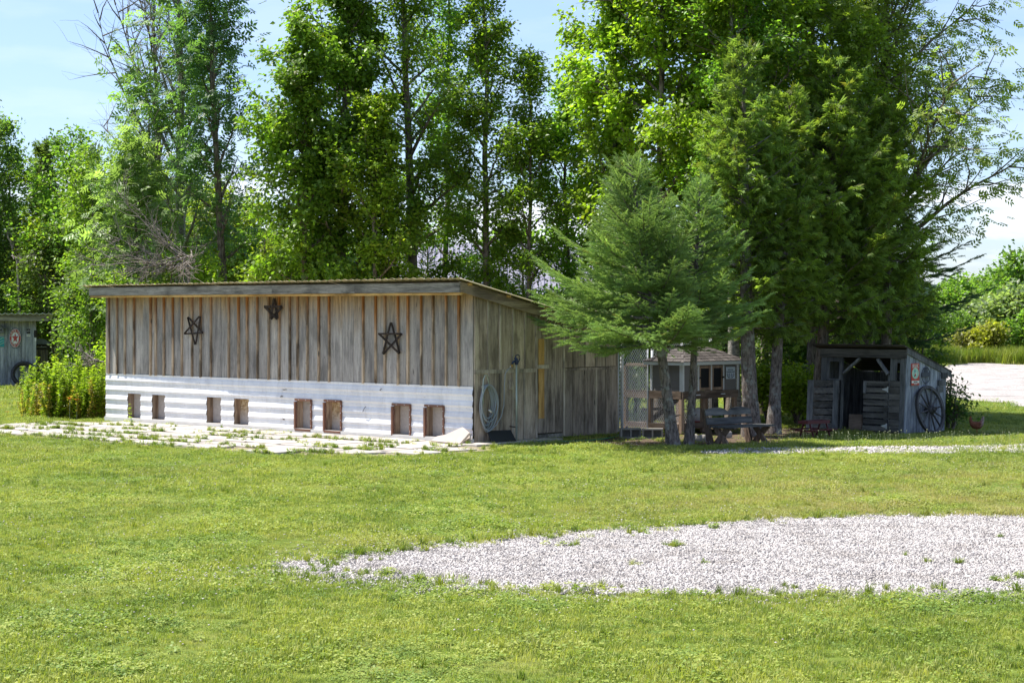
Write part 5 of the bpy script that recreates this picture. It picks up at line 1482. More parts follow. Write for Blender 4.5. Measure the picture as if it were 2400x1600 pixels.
# --- the two young spruces in front
g1 = gnd(1580, 1046); g2 = gnd(1614, 1043)
def lopsA(az, s_): return 1.0 + .45*max(0, -math.cos(az))*(1-s_)**1.6 - .25*max(0, math.cos(az))
conifer('spruce_tree', 'young blue-green spruce whose mottled trunk stands nearest, leaning left before the hutch', g1.x, g1.y, zat(375, 35.2), 1.75, 2.0, 31, n_br=112, lean=(-.75, .2), trunk_r=.108, unit_l=.15, wid=1.35, dens=.95,
        side=lopsA, stub=True, prof=lambda s_: (1-s_)**.75*.97+.06)
def lopsB(az, s_): return 1.0 + .10*max(0, math.cos(az))
conifer('spruce_tree', 'slimmer young spruce with straight thin trunk between the mottled trunk and the bench', g2.x, g2.y+.1, zat(425, 35.3), 1.95, 1.15, 32, n_br=88, lean=(.25, .15), trunk_r=.078, unit_l=.15, wid=1.35, dens=.95,
        side=lopsB, stub=True, prof=lambda s_: (1-s_)**.7*.98+.06, col=(0.115, 0.180, 0.060))
# --- big conifers on the right
cedprof = lambda s_: (.62 + .38*math.sin(math.pi*min(1, s_*1.1+.1)))*(1-.5*max(0, s_-.6)/.4)
x, d = T(1762, 37.9)
conifer('cedar_tree', 'cedar with the thickest grey knotted trunk, right behind the bench', x, d, zat(120, d), 2.05, 1.45, 41, 'cedar', 105, (-.15, .5), .165, G_CEDAR, .14, M_bark_spruce, cedprof, dens=.48, stub=True)
x, d = T(1816, 38.6)
conifer('cedar_tree', 'cedar with slim grey trunk midway between bench and small coop', x, d, zat(230, d), 1.85, 1.5, 42, 'cedar', 95, (.35, .5), .125, (0.090, 0.138, 0.028), .14, M_bark_spruce, cedprof, dens=.48, stub=True)
x, d = T(1915, 40.3)
conifer('cedar_tree', 'broad yellowish cedar whose foliage hangs above the small coop', x, d, zat(170, d), 1.85, 2.0, 43, 'cedar', 115, (.45, 0), .14, (0.090, 0.138, 0.028), .15, M_bark, cedprof, dens=.46)
x, d = T(2070, 41.4)
conifer('cedar_tree', 'rightmost cedar with drooping sprays right of the small coop roof', x, d, zat(270, d), 1.8, 1.45, 44, 'cedar', 85, (.15, 0), .13, (0.090, 0.138, 0.028), .14, M_bark, cedprof, dens=.48)
x, d = T(1969, 46.0)
conifer('spruce_tree', 'tall dark spruce whose layered branches poke out at right above the driveway', x, d, zat(-330, d), 1.7, 2.95, 45, 'spruce', 120, (.2, 0), .20, G_DKSPR, .22, M_bark, lambda s_: (1-s_)**.8, dens=.42, droop=.5, side=lambda az, s_: 1.0+.12*math.cos(az), wid=1.1)
x, d = T(1722, 41.0)
broad_tree('maple_tree', 'tree with rough pale bark trunk just left of the thick knotted trunk', x, d, zat(-200, d), 3.9, 1.6, 46, 9000, .12, G_MID, trunk_r=.13, limbs=22, barkm=M_bark_pale)
# --- broadleaf trees behind the hutch and the shed
x, d = T(1548, 43.0)
broad_tree('poplar_tree', 'big bright poplar rising directly behind the young spruces', x, d, zat(-330, d), 3.2, 2.1, 51, 21000, .145, G_LIME, trunk_r=.10, limbs=34, lean=(.1, 0), yellow=.08, wid=1.25, droop=.6)
x, d = T(1440, 44.0)
broad_tree('poplar_tree', 'leafy poplar left of the bright one, overhanging the shed end', x, d, zat(-250, d), 2.8, 1.9, 52, 19000, .135, (0.088, 0.132, 0.014), trunk_r=.09, limbs=30, yellow=.12, wid=1.2, droop=.6)
x, d = T(1668, 44.5)
broad_tree('poplar_tree', 'deep green poplar between the bright poplar and the tall cedars', x, d, zat(-350, d), 3.6, 1.95, 53, 17000, .14, (0.066, 0.112, 0.014), trunk_r=.10, limbs=30, lean=(.2, 0), wid=1.25, droop=.6)
x, d = T(1790, 46.0)
broad_tree('poplar_tree', 'poplar showing its top behind the cedars near the top photo edge', x, d, zat(-320, d), 5.0, 1.8, 54, 12000, .13, (0.070, 0.108, 0.014), trunk_r=.10, limbs=24, lean=(.3, 0), wid=1.2)
x, d = T(1715, 41.0)
broad_tree('poplar_tree', 'bright poplar crown overhanging the tops of the cedars', x, d, zat(-330, d), 4.4, 2.0, 63, 19000, .135, (0.088, 0.130, 0.014), trunk_r=.09, limbs=26, lean=(.2, .3), yellow=.08, wid=1.25, droop=.6)
x, d = T(1900, 42.6)
broad_tree('ash_tree', 'feathery ash crown at the top between poplars and arching ash', x, d, zat(-300, d), 4.0, 2.2, 64, 4200, .27, (0.095, 0.130, 0.020), T_ASH, .10, 28, (.2, 0), .1, yellow=.08, spread=.25, up=.8, wid=1.2)
x, d = T(1990, 41.6)
broad_tree('maple_tree', 'bright maple boughs in front of the dark spruce above the small coop', x, d, zat(60, d), 2.6, 1.5, 65, 8500, .12, (0.080, 0.120, 0.016), trunk_r=.07, limbs=26, lean=(.2, .2), yellow=.12)
x, d = T(1237, 45.0)
broad_tree('birch_tree', 'slender young birch with sky on both sides above the shed corner', x, d, zat(130, d), 2.2, 1.1, 55, 8500, .12, (0.080, 0.125, 0.014), trunk_r=.06, limbs=26, yellow=.14)
x, d = T(1330, 46.0)
broad_tree('birch_tree', 'darker birch between the slender one and the poplars', x, d, zat(200, d), 2.0, 1.2, 56, 9500, .125, G_MID, trunk_r=.06, limbs=24)
x, d = T(1142, 45.5)
broad_tree('maple_tree', 'upright maple behind the right third of the shed roof', x, d, zat(-150, d), 2.4, 1.35, 57, 14500, .12, (0.078, 0.122, 0.014), trunk_r=.09, limbs=34, yellow=.14, lean=(-.1, 0))
x, d = T(975, 46.5)
broad_tree('maple_tree', 'tall maple with a forked grey trunk behind the middle of the shed', x, d, zat(-300, d), 2.8, 2.0, 58, 19000, .12, (0.076, 0.120, 0.014), trunk_r=.13, limbs=34, yellow=.12, lean=(-.1, 0), barkm=M_bark)
x, d = T(1040, 48.5)
broad_tree('maple_tree', 'thin-trunked maple just right of the forked maple', x, d, zat(-80, d), 3.2, 1.2, 59, 8500, .12, G_MID, trunk_r=.08, limbs=24)
x, d = T(800, 45.5)
broad_tree('linden_tree', 'dense round-leaved linden behind the left half of the shed', x, d, zat(-180, d), 1.9, 2.0, 60, 25000, .135, (0.066, 0.110, 0.014), trunk_r=.13, limbs=44, yellow=.05, wid=1.35, droop=.7)
x, d = T(715, 44.8)
broad_tree('linden_tree', 'smaller lime-topped linden left of the dense one', x, d, zat(60, d), 1.9, 1.35, 61, 14000, .135, (0.074, 0.120, 0.014), trunk_r=.08, limbs=34, yellow=.1, wid=1.35, droop=.7)
x, d = T(885, 44.5)
broad_tree('linden_tree', 'bright low linden in front of the forked maple', x, d, zat(240, d), 1.9, 1.25, 62, 11000, .125, (0.092, 0.136, 0.014), trunk_r=.07, limbs=26, yellow=.16, wid=1.2)
# --- ash trees
x, d = T(423, 50.0)
broad_tree('ash_tree', 'half-dead ash with thick grey trunk and bare outer limbs at left', x, d, zat(-160, d), 2.4, 2.45, 71, 1500, .34, (0.080, 0.130, 0.045), T_ASH, .17, 42, (-.05, 0), .42, yellow=.02, spread=.24, barkm=M_bark_pale, up=.8, wid=1.25, clump=1.0,
           limb_out=lambda az, s_: 1.15 if math.cos(az) < 0 else .8)
x, d = T(538, 48.5)
broad_tree('ash_tree', 'leaning ash with a dark thin trunk right of the half-dead one', x, d, zat(-160, d), 3.4, 1.45, 72, 1350, .31, (0.050, 0.092, 0.032), T_ASH, .11, 30, (-.55, 0), .28, yellow=.02, spread=.22, up=.8, wid=1.25)
x, d = T(377, 51.5)
broad_tree('dead_ash_tree', 'leafless thin ash stem beside the half-dead ash', x, d, zat(-10, d), 3.0, 3.1, 73, 160, .22, G_BLUE, T_ASH, .10, 40, (.0, 0), .97, up=.95, spread=.2, limb_out=lambda az, s_: 1.25 if math.cos(az) < 0 else .6, prof=lambda s_: 1-.45*s_)
x, d = T(330, 48.0)
broad_tree('ash_sapling', 'low ash sapling with glossy pale leaves left of the ash trunks', x, d, zat(330, d), 1.6, 1.3, 74, 1900, .28, G_SAGE, T_ASH, .05, 26, (-.2, 0), .05, yellow=.02, spread=.2, wid=1.25)
x, d = T(2030, 43.6)
broad_tree('ash_tree', 'ash with long grey limbs arching out to the right sky', x, d, zat(-260, d), 3.4, 4.1, 75, 7000, .26, (0.090, 0.125, 0.022), T_ASH, .15, 46, (.5, .4), .12, yellow=.10, spread=.25, up=.75,
           limb_out=lambda az, s_: 1.0 if math.cos(az) > .2 else .40, prof=lambda s_: .95-.3*s_)
# dead brush left
x, d = T(440, 46.6)
dead_tree('fallen_branches', 'tangle of pale dead twigs reaching left above the shed roof end', x, d, 3.5, math.pi, 2.5, 81, 20, .26)
x, d = T(40, 67)
dead_tree('fallen_branches', 'few grey dead twigs inside the dark cedars at the left edge', x, d, 4.2, 0.3, 1.6, 82, 6, .5)
x, d = T(232, 45.2)
dead_tree('fallen_branches', 'small bare brush poking out behind the goldenrod by the shed end', x, d, 1.15, math.pi, .9, 83, 6, .3)
# --- left wood
for (px, d, top, lo, rad_, kind, lab, seed, nl, lf, cl_) in [
    (15, 69, 258, 1.0, 1.9, 'b', 'tall dark maple at the left photo edge behind the far shed', 91, 13000, .14, (0.050, 0.085, 0.018)),
    (98, 70, 345, 1.0, 1.3, 'cedar', 'dark cedar right of the tallest one at left', 92, 0, .24, (0.055, 0.088, 0.02)),
    (-60, 70, 330, 1.0, 1.3, 'cedar', 'dark cedar partly cut off by the left photo edge', 93, 0, .24, (0.055, 0.088, 0.02)),
    (70, 74, 290, 1.0, 2.0, 'b', 'green maple top behind the dark cedars at left', 94, 13000, .15, (0.060, 0.105, 0.018)),
    (160, 68, 312, .8, 2.0, 'b', 'round-topped maple behind the far shed', 95, 14000, .15, (0.060, 0.108, 0.018)),
    (245, 62, 350, .8, 1.9, 'b', 'bright maple left of the dead twig tangle', 96, 13000, .14, (0.080, 0.125, 0.018)),
    (325, 63, 410, .6, 2.0, 'b', 'olive shrubby tree behind the dead twig tangle', 97, 12000, .13, (0.092, 0.124, 0.02)),
    (430, 61, 440, .6, 2.0, 'b', 'lime thicket tree behind the ash trunks', 98, 12000, .13, (0.104, 0.136, 0.018)),
    (540, 62, 470, .6, 2.0, 'b', 'lime thicket tree right of the leaning ash', 99, 11000, .13, (0.108, 0.138, 0.018)),
    (75, 67.5, 520, .3, .9, 'b', 'small yellow-lime maple glowing in front of the dark cedars', 100, 3800, .13, (0.115, 0.150, 0.014)),
    (185, 60, 640, .2, .8, 'b', 'dim shrub between the far shed and the long shed', 101, 3500, .12, (0.044, 0.070, 0.018)),
    (215, 50, 610, .2, .62, 'b', 'leafy green sapling touching the left end of the shed', 102, 3500, .12, (0.070, 0.115, 0.014)),
    (640, 60, 520, .6, 1.5, 'b', 'dim green tree behind the smaller linden', 103, 7000, .14, (0.054, 0.092, 0.014)),
    (135, 67.5, 540, .2, 1.4, 'b', 'dark green bush behind the cabinet', 104, 8000, .13, (0.055, 0.085, 0.018))]:
    x_, d_ = T(px, d)
    if kind == 'cedar': conifer('cedar_tree', lab, x_, d_, zat(top, d), lo*.3, rad_, seed, 'cedar', 90, (0, 0), .12, cl_, lf, M_bark, cedprof, dens=.55)
    else: broad_tree('maple_tree' if rad_ > 1 else 'maple_sapling', lab, x_, d_, zat(top, d), lo, rad_, seed, nl, lf, cl_, trunk_r=.09, limbs=28, yellow=.14, spread=.2, forks=2 if rad_ > 1.2 else 1)
# --- undergrowth behind the shed
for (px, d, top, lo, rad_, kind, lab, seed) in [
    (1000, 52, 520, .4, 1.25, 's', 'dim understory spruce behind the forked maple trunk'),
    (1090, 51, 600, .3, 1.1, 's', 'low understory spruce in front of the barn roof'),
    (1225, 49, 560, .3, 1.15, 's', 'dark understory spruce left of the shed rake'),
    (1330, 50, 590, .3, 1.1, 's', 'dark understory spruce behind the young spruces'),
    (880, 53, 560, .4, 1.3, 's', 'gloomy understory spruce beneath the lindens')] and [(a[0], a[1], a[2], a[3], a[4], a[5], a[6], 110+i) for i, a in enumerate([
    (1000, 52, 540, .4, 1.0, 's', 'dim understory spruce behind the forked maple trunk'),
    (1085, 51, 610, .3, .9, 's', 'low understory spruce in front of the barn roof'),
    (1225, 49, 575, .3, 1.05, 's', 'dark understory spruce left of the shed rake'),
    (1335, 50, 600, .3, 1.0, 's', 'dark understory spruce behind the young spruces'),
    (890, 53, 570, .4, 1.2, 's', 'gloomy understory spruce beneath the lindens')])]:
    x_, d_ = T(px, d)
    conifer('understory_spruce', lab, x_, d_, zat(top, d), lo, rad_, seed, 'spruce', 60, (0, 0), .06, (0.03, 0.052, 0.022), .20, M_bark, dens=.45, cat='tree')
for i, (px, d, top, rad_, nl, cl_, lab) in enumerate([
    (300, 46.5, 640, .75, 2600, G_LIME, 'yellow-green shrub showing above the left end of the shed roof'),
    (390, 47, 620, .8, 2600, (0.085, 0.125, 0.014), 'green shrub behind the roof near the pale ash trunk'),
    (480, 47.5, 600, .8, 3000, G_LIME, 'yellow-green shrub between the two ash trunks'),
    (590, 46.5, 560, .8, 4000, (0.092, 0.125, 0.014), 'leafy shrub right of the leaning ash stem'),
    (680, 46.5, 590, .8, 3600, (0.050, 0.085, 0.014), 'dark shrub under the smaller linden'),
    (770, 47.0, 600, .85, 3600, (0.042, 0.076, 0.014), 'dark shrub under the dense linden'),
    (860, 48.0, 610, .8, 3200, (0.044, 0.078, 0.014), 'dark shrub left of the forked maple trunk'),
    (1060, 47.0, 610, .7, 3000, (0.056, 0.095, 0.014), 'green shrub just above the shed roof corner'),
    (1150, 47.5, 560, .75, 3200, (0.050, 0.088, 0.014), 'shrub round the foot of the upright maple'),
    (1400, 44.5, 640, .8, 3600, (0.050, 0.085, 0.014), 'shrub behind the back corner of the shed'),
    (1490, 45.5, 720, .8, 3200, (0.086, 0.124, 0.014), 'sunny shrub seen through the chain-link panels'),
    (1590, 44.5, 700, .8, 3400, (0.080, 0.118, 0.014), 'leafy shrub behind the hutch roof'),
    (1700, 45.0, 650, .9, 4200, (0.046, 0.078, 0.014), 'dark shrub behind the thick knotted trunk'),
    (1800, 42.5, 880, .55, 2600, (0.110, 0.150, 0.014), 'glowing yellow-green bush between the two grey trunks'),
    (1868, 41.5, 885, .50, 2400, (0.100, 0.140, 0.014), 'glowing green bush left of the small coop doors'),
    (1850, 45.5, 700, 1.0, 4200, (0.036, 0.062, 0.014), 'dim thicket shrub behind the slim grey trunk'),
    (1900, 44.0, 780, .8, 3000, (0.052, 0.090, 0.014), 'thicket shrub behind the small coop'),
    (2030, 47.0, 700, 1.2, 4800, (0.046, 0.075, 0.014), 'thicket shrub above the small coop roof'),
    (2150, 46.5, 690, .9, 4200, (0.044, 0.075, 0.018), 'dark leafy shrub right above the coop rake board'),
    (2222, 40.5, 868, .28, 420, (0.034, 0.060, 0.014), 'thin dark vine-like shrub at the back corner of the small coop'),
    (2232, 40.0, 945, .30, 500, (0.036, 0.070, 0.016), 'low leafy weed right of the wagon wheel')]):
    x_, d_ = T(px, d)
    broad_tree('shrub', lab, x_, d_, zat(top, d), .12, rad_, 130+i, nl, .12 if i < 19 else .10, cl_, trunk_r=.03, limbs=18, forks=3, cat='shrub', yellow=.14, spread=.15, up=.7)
# --- distant trees right
rt = random.Random(77)
protos = []
for i, (nm, col_, nl) in enumerate([('distant_maple', (0.068, 0.115, 0.024), 5200), ('distant_willow', (0.100, 0.130, 0.062), 5200), ('distant_poplar', (0.074, 0.125, 0.024), 5200)]):
    protos.append((nm, col_, nl))
first = {}
for i, (px, d, base_top, sc_, kind, lab) in enumerate([
    (2395, 118, 605, 1.0, 0, 'tallest round tree at the right edge beyond the driveway'),
    (2335, 128, 650, 1.0, 0, 'round green tree left of the tallest one beyond the driveway'),
    (2275, 125, 665, .9, 2, 'upright green tree beyond the driveway beside the dark spruce tips'),
    (2225, 116, 690, .9, 2, 'small upright tree beyond the driveway just right of the cedars'),
    (2310, 108, 715, .9, 1, 'grey-green willowy bush in the middle of the far thicket'),
    (2375, 100, 690, 1.0, 1, 'grey-green willowy bush at the right edge of the far thicket'),
    (2250, 104, 735, .8, 0, 'dark green bush at the left of the far thicket'),
    (2345, 96, 760, .75, 2, 'bright green bush low in the far thicket'),
    (2195, 100, 725, .9, 0, 'green bush half hidden behind the cedars'),
    (2440, 96, 720, .9, 2, 'green bush cut off by the right photo edge'),
    (2290, 160, 660, 1.0, 2, 'hazy tree top at the skyline left of the round trees'),
    (2240, 170, 668, 1.0, 0, 'hazy low tree top at the skyline by the spruce tips')]):
    x_, d_ = T(px, d); H = zat(base_top, d); w_ = H*.42
    nm, col_, nl = protos[kind]
    if kind not in first:
        o = broad_tree(nm, lab, x_, d_, H, .3, w_, 200+i, nl, .26, col_, trunk_r=.12, limbs=30, forks=3, yellow=.08, spread=.3, wid=1.2); first[kind] = (o, H)
        o['group'] = 'trees beyond the driveway'
    else:
        o = copy_tree(first[kind][0]); s_ = H/first[kind][1]; o.scale = (s_*rt.uniform(.95, 1.2), s_, s_); o.location = (x_, d_, 0); o.rotation_euler = (0, 0, rt.uniform(0, 6)); o['label'] = lab
x_, d_ = T(2322, 93)
broad_tree('yellowing_shrub', 'bright yellow shrub at the foot of the far thicket', x_, d_, zat(765, 93), .1, .75, 230, 1500, .2, (0.12, 0.125, 0.02), trunk_r=.03, limbs=16, forks=3, cat='shrub', yellow=.3, spread=.2)
x_, d_ = T(2275, 94)
broad_tree('yellowing_shrub', 'brownish olive shrub left of the yellow one', x_, d_, zat(785, 94), .1, .9, 231, 1500, .2, (0.10, 0.10, 0.035), trunk_r=.03, limbs=16, forks=3, cat='shrub', yellow=.3, spread=.2)
# --- wood behind everything: a row of trees deep in the background
bt = [('wide', (0.060, 0.100, 0.018)), ('olive', (0.080, 0.112, 0.020))]
b0 = broad_tree('background_tree', 'deep green tree far behind the shed, left end of the background row', xat(640, 84), 84, 5.2, .3, 2.6, 301, 7000, .24, bt[0][1], trunk_r=.12, limbs=30, forks=3, spread=.35, wid=1.2)
b1 = broad_tree('background_tree', 'olive tree far behind the shed next to the deep green one', xat(740, 80), 80, 4.9, .3, 2.4, 302, 6500, .24, bt[1][1], trunk_r=.12, limbs=30, forks=3, spread=.35, wid=1.2)
for o in (b0, b1): o['group'] = 'trees of the wood far behind the shed'
labs = ['dim tree of the far wood above the middle of the shed', 'dim tree of the far wood seen beside the forked maple', 'dim tree of the far wood behind the barn roof', 'dim tree of the far wood above the barn ridge',
        'dim tree of the far wood behind the slender birch', 'dim tree of the far wood behind the poplars', 'dim tree of the far wood behind the young spruces', 'dim tree of the far wood behind the hutch', 'dim tree of the far wood behind the thick cedar trunk',
        'dim tree of the far wood behind the small coop', 'dim tree of the far wood at its right end', 'dim tree of the far wood behind the ash trunks', 'dim tree of the far wood behind the dead twigs', 'dim tree of the far wood behind the left cedars', 'dim tree of the far wood past the left photo edge']
for i, px in enumerate([830, 930, 1030, 1130, 1240, 1350, 1460, 1580, 1700, 1830, 1960, 520, 400, 250, 60]):
    o = copy_tree((b0, b1)[i % 2]); d = rt.uniform(76, 92); s_ = rt.uniform(.8, 1.15) * (1.0 if px > 700 else 1.15)
    if 850 < px < 1420: s_ *= .92
    o.location = (xat(px, d), d, 0); o.rotation_euler = (0, 0, rt.uniform(0, 6.28)); o.scale = (s_, s_, s_); o['label'] = labs[i]

# ---------------------------------------------------------------- ground cover (uncountable)
PC = bpy.data.collections.new('cover_prototypes')          # never linked to the scene
def proto_mesh(name, V, F, mat, col=None):
    o = np_mesh(name, np.array(V), np.array(F), mat, None, col, link=False); return o
def blades_mesh(rng, n, r, h, w, bendy=.5, segs=2):
    V = []; F = []
    for _ in range(n):
        a = rng.random()*6.28; rr_ = r*math.sqrt(rng.random()); b = np.array((rr_*math.cos(a), rr_*math.sin(a), 0)); az = rng.random()*6.28
        hh = h*rng.uniform(.55, 1.15); ww = w*rng.uniform(.7, 1.2)/2; d = np.array((math.cos(az), math.sin(az), 0)); q = np.array((-d[1], d[0], 0)); bd_ = bendy*rng.uniform(.2, 1.2)
        i = len(V); p1 = b + d*hh*.25*bd_ + (0, 0, hh*.55); p2 = b + d*hh*.8*bd_ + (0, 0, hh*(1-.25*bd_))
        V.extend([b-q*ww, b+q*ww, p1-q*ww*.8, p1+q*ww*.8, p2]); F.extend([(i, i+1, i+3), (i, i+3, i+2), (i+2, i+3, i+4)])
    return V, F
def leaves_mesh(rng, n, r, h, s_):
    V = []; F = []
    for _ in range(n):
        a = rng.random()*6.28; rr_ = r*math.sqrt(rng.random()); c = np.array((rr_*math.cos(a), rr_*math.sin(a), h*rng.uniform(.3, 1))); az = rng.random()*6.28
        d = np.array((math.cos(az), math.sin(az), rng.uniform(-.2, .4))); q = np.array((-d[1], d[0], rng.uniform(-.3, .3))); i = len(V)
        V.extend([c, c+d*s_*.5+q*s_*.4, c+d*s_, c+d*s_*.5-q*s_*.4]); F.extend([(i, i+1, i+2), (i, i+2, i+3)])
    return V, F
def grass_mat(name, c1, c2, c3, dry, tr=.35):
    s = NT(name); pos = s.n('NewGeometry').outputs['Position']; rn = s.n('ObjectInfo').outputs['Random']
    flat = s.n('Mapping', {'Vector': pos, 'Scale': (1, 1, 0)}).outputs[0]
    big = s.noise(flat, .45, 5, .6); mid = s.noise(flat, 2.6, 4, .6)
    f = s.math('ADD', s.math('MULTIPLY', big, .55), s.math('ADD', s.math('MULTIPLY', mid, .15), s.math('MULTIPLY', rn, .3)))
    c = s.ramp(f, [(.38, c1), (.50, c2), (.60, c3)])
    xy = s.n('SeparateXYZ', {0: pos}).outputs
    # trodden dry turf beside the gravel, right of the middle
    dx = s.n('MapRange', {'Value': xy[0], 'From Min': 0.2, 'From Max': 3.4}).outputs[0]
    dy = s.ramp(s.math('DIVIDE', xy[1], 60.0), [(.36, 0), (.39, 1), (.47, .75), (.56, 0)])
    dn = s.ramp(s.noise(flat, 1.1, 5, .7), [(.36, 0), (.6, 1)])
    fd = s.math('MULTIPLY', s.math('MULTIPLY', dx, dy), s.math('MULTIPLY', dn, .9))
    c = s.mix(fd, c, dry)
    dn2 = s.ramp(s.noise(flat, .33, 4, .6), [(.55, 0), (.7, 1)])
    c = s.mix(s.math('MULTIPLY', dn2, .35), c, dry)
    b = s.n('BsdfPrincipled', {'Base Color': c, 'Roughness': .5, 'Specular IOR Level': .25})
    t = s.n('BsdfTranslucent', {'Color': s.mix(1.0, c, (1.6, 1.7, .8), 'MULTIPLY')})
    m = s.n('MixShader', {0: tr, 1: b.outputs[0], 2: t.outputs[0]}); s.t.links.new(m.outputs[0], s.out.inputs[0]); return s.m
M_grass = grass_mat('turf_blades', (0.15, 0.205, 0.042), (0.27, 0.32, 0.068), (0.39, 0.40, 0.11), (0.42, 0.35, 0.17))
M_clover = grass_mat('clover_leaf', (0.14, 0.22, 0.04), (0.23, 0.31, 0.055), (0.33, 0.37, 0.08), (0.30, 0.29, 0.10), .3)
M_tall = grass_mat('tall_weed', (0.12, 0.18, 0.022), (0.17, 0.23, 0.03), (0.23, 0.26, 0.045), (0.26, 0.23, 0.07))
M_flower = plain('clover_flower', (0.60, 0.54, 0.50), .8, .1)

def make_scatter(name, pts, rots, scl, idx, protos, label=None):
    col = bpy.data.collections.new(name + '_protos')
    for p in protos: col.objects.link(p)
    me = bpy.data.meshes.new(name); n = len(pts)
    me.vertices.add(n); me.vertices.foreach_set('co', np.ascontiguousarray(pts, np.float32).ravel())
    a = me.attributes.new('rot', 'FLOAT_VECTOR', 'POINT'); a.data.foreach_set('vector', np.ascontiguousarray(rots, np.float32).ravel())
    a = me.attributes.new('scl', 'FLOAT', 'POINT'); a.data.foreach_set('value', np.ascontiguousarray(scl, np.float32))
    a = me.attributes.new('idx', 'INT', 'POINT'); a.data.foreach_set('value', np.ascontiguousarray(idx, np.int32))
    o = bpy.data.objects.new(name, me); C.objects.link(o)
    ng = bpy.data.node_groups.new(name + '_nodes', 'GeometryNodeTree')
    ng.interface.new_socket('Geometry', in_out='INPUT', socket_type='NodeSocketGeometry'); ng.interface.new_socket('Geometry', in_out='OUTPUT', socket_type='NodeSocketGeometry')
    N = ng.nodes.new; gi = N('NodeGroupInput'); go = N('NodeGroupOutput'); iop = N('GeometryNodeInstanceOnPoints'); ci = N('GeometryNodeCollectionInfo')
    ci.inputs['Collection'].default_value = col; ci.inputs['Separate Children'].default_value = True; ci.inputs['Reset Children'].default_value = True
    def attr(nm, ty):
        x = N('GeometryNodeInputNamedAttribute'); x.data_type = ty; x.inputs['Name'].default_value = nm
        return [q for q in x.outputs if q.enabled and q.name == 'Attribute'][0] if any(q.enabled and q.name == 'Attribute' for q in x.outputs) else x.outputs[0]
    lk = ng.links.new
    lk(gi.outputs[0], iop.inputs['Points']); lk(ci.outputs[0], iop.inputs['Instance']); iop.inputs['Pick Instance'].default_value = True
    lk(attr('idx', 'INT'), iop.inputs['Instance Index'])
    lk(attr('rot', 'FLOAT_VECTOR'), iop.inputs['Rotation']); lk(attr('scl', 'FLOAT'), iop.inputs['Scale'])
    lk(iop.outputs[0], go.inputs[0])
    m = o.modifiers.new('scatter', 'NODES'); m.node_group = ng
    o['kind'] = 'stuff'
    if label: o['label'] = label
    return o

rg = np.random.default_rng(55)
def view_pts(n, d0, d1, xm=.34, bias=1.0):
    """points on the lawn inside a wedge a little wider than the photo"""
    d = d0 + (d1-d0)*rg.random(n)**bias; w = (d/d1); keep = rg.random(n) < w; d = d[keep]; x = (rg.random(len(d))*2-1)*xm*d
    return np.stack([x, d], 1)
def fuzzy_inside(P, poly, j): return inside(P + rg.normal(0, j, P.shape), poly)
shed_rect = [tuple(shed_pt(u, v).xy) for u, v in ((-.05, -.12), (SL+.1, -.12), (SL+.1, SD+.1), (-.05, SD+.1))]
coop_rect = [tuple((KO + K1*u + K2*v).xy) for u, v in ((ul, 0), (.0, 0), (.0, KD), (ul, KD))]
patio_in = [tuple(shed_pt(u, v).xy) for u, v in bed_loop]
tip_poly = [tuple(gnd(a, b).xy) for a, b in [(530,1372),(600,1325),(760,1296),(1040,1262),(1600,1226),(1600,1404),(1300,1396),(1000,1380),(740,1364)]]
def keepers(P, soil=.85):
    k = ~inside(P, shed_rect) & ~inside(P, coop_rect)
    k &= ~(fuzzy_inside(P, patch_poly, .25) & inside(P, patch_poly) | (fuzzy_inside(P, patch_poly, .12) & (rg.random(len(P)) < .6))); k &= ~fuzzy_inside(P, patio_in, .13); k &= ~fuzzy_inside(P, drive_poly, .3)
    k &= ~(fuzzy_inside(P, tip_poly, .2) & (rg.random(len(P)) < .5 + .4*np.array([mnoise.noise(Vector((p[0]*2.2, p[1]*1.6, 9))) for p in P])))
    k &= ~(fuzzy_inside(P, track_poly, .12) & (rg.random(len(P)) < .72))
    k &= ~(fuzzy_inside(P, soil_poly, .15) & (rg.random(len(P)) < soil))
    return P[k]
def rots(n, tilt=.12): return np.stack([rg.normal(0, tilt, n), rg.normal(0, tilt, n), rg.random(n)*6.283], 1)
pr = [proto_mesh(f'turf_a{i}', *blades_mesh(rg, 34, .085, .050, .0055, .75), M_grass) for i in range(5)]
pr += [proto_mesh(f'turf_b{i}', *leaves_mesh(rg, 22, .08, .042, .022), M_clover) for i in range(3)]
pr_m = {}
def lawn(name, P, smin, smax):
    n = len(P); idx = np.where(rg.random(n) < .74, rg.integers(0, 5, n), rg.integers(5, 8, n))
    # clover comes in drifts
    cl = np.array([mnoise.noise(Vector((p[0]*.7, p[1]*.7, 2.0))) for p in P]); idx = np.where((cl > .22) & (rg.random(n) < .7), rg.integers(5, 8, n), idx)
    return make_scatter(name, np.column_stack([P, np.zeros(n)]), rots(n), rg.uniform(smin, smax, n)*np.array([.95 + .75*mnoise.noise(Vector((p[0]*1.1, p[1]*.8, 11))) for p in P]), idx, pr)
near = keepers(view_pts(62000, 11.0, 26, bias=1.0)); lawn('lawn_turf', near, .75, 1.25)
far_ = keepers(view_pts(76000, 26, 48)); lawn('lawn_turf_far', far_, .85, 1.35)
vf = keepers(view_pts(32000, 48, 92)); lawn('meadow_turf', vf, 1.5, 2.6)

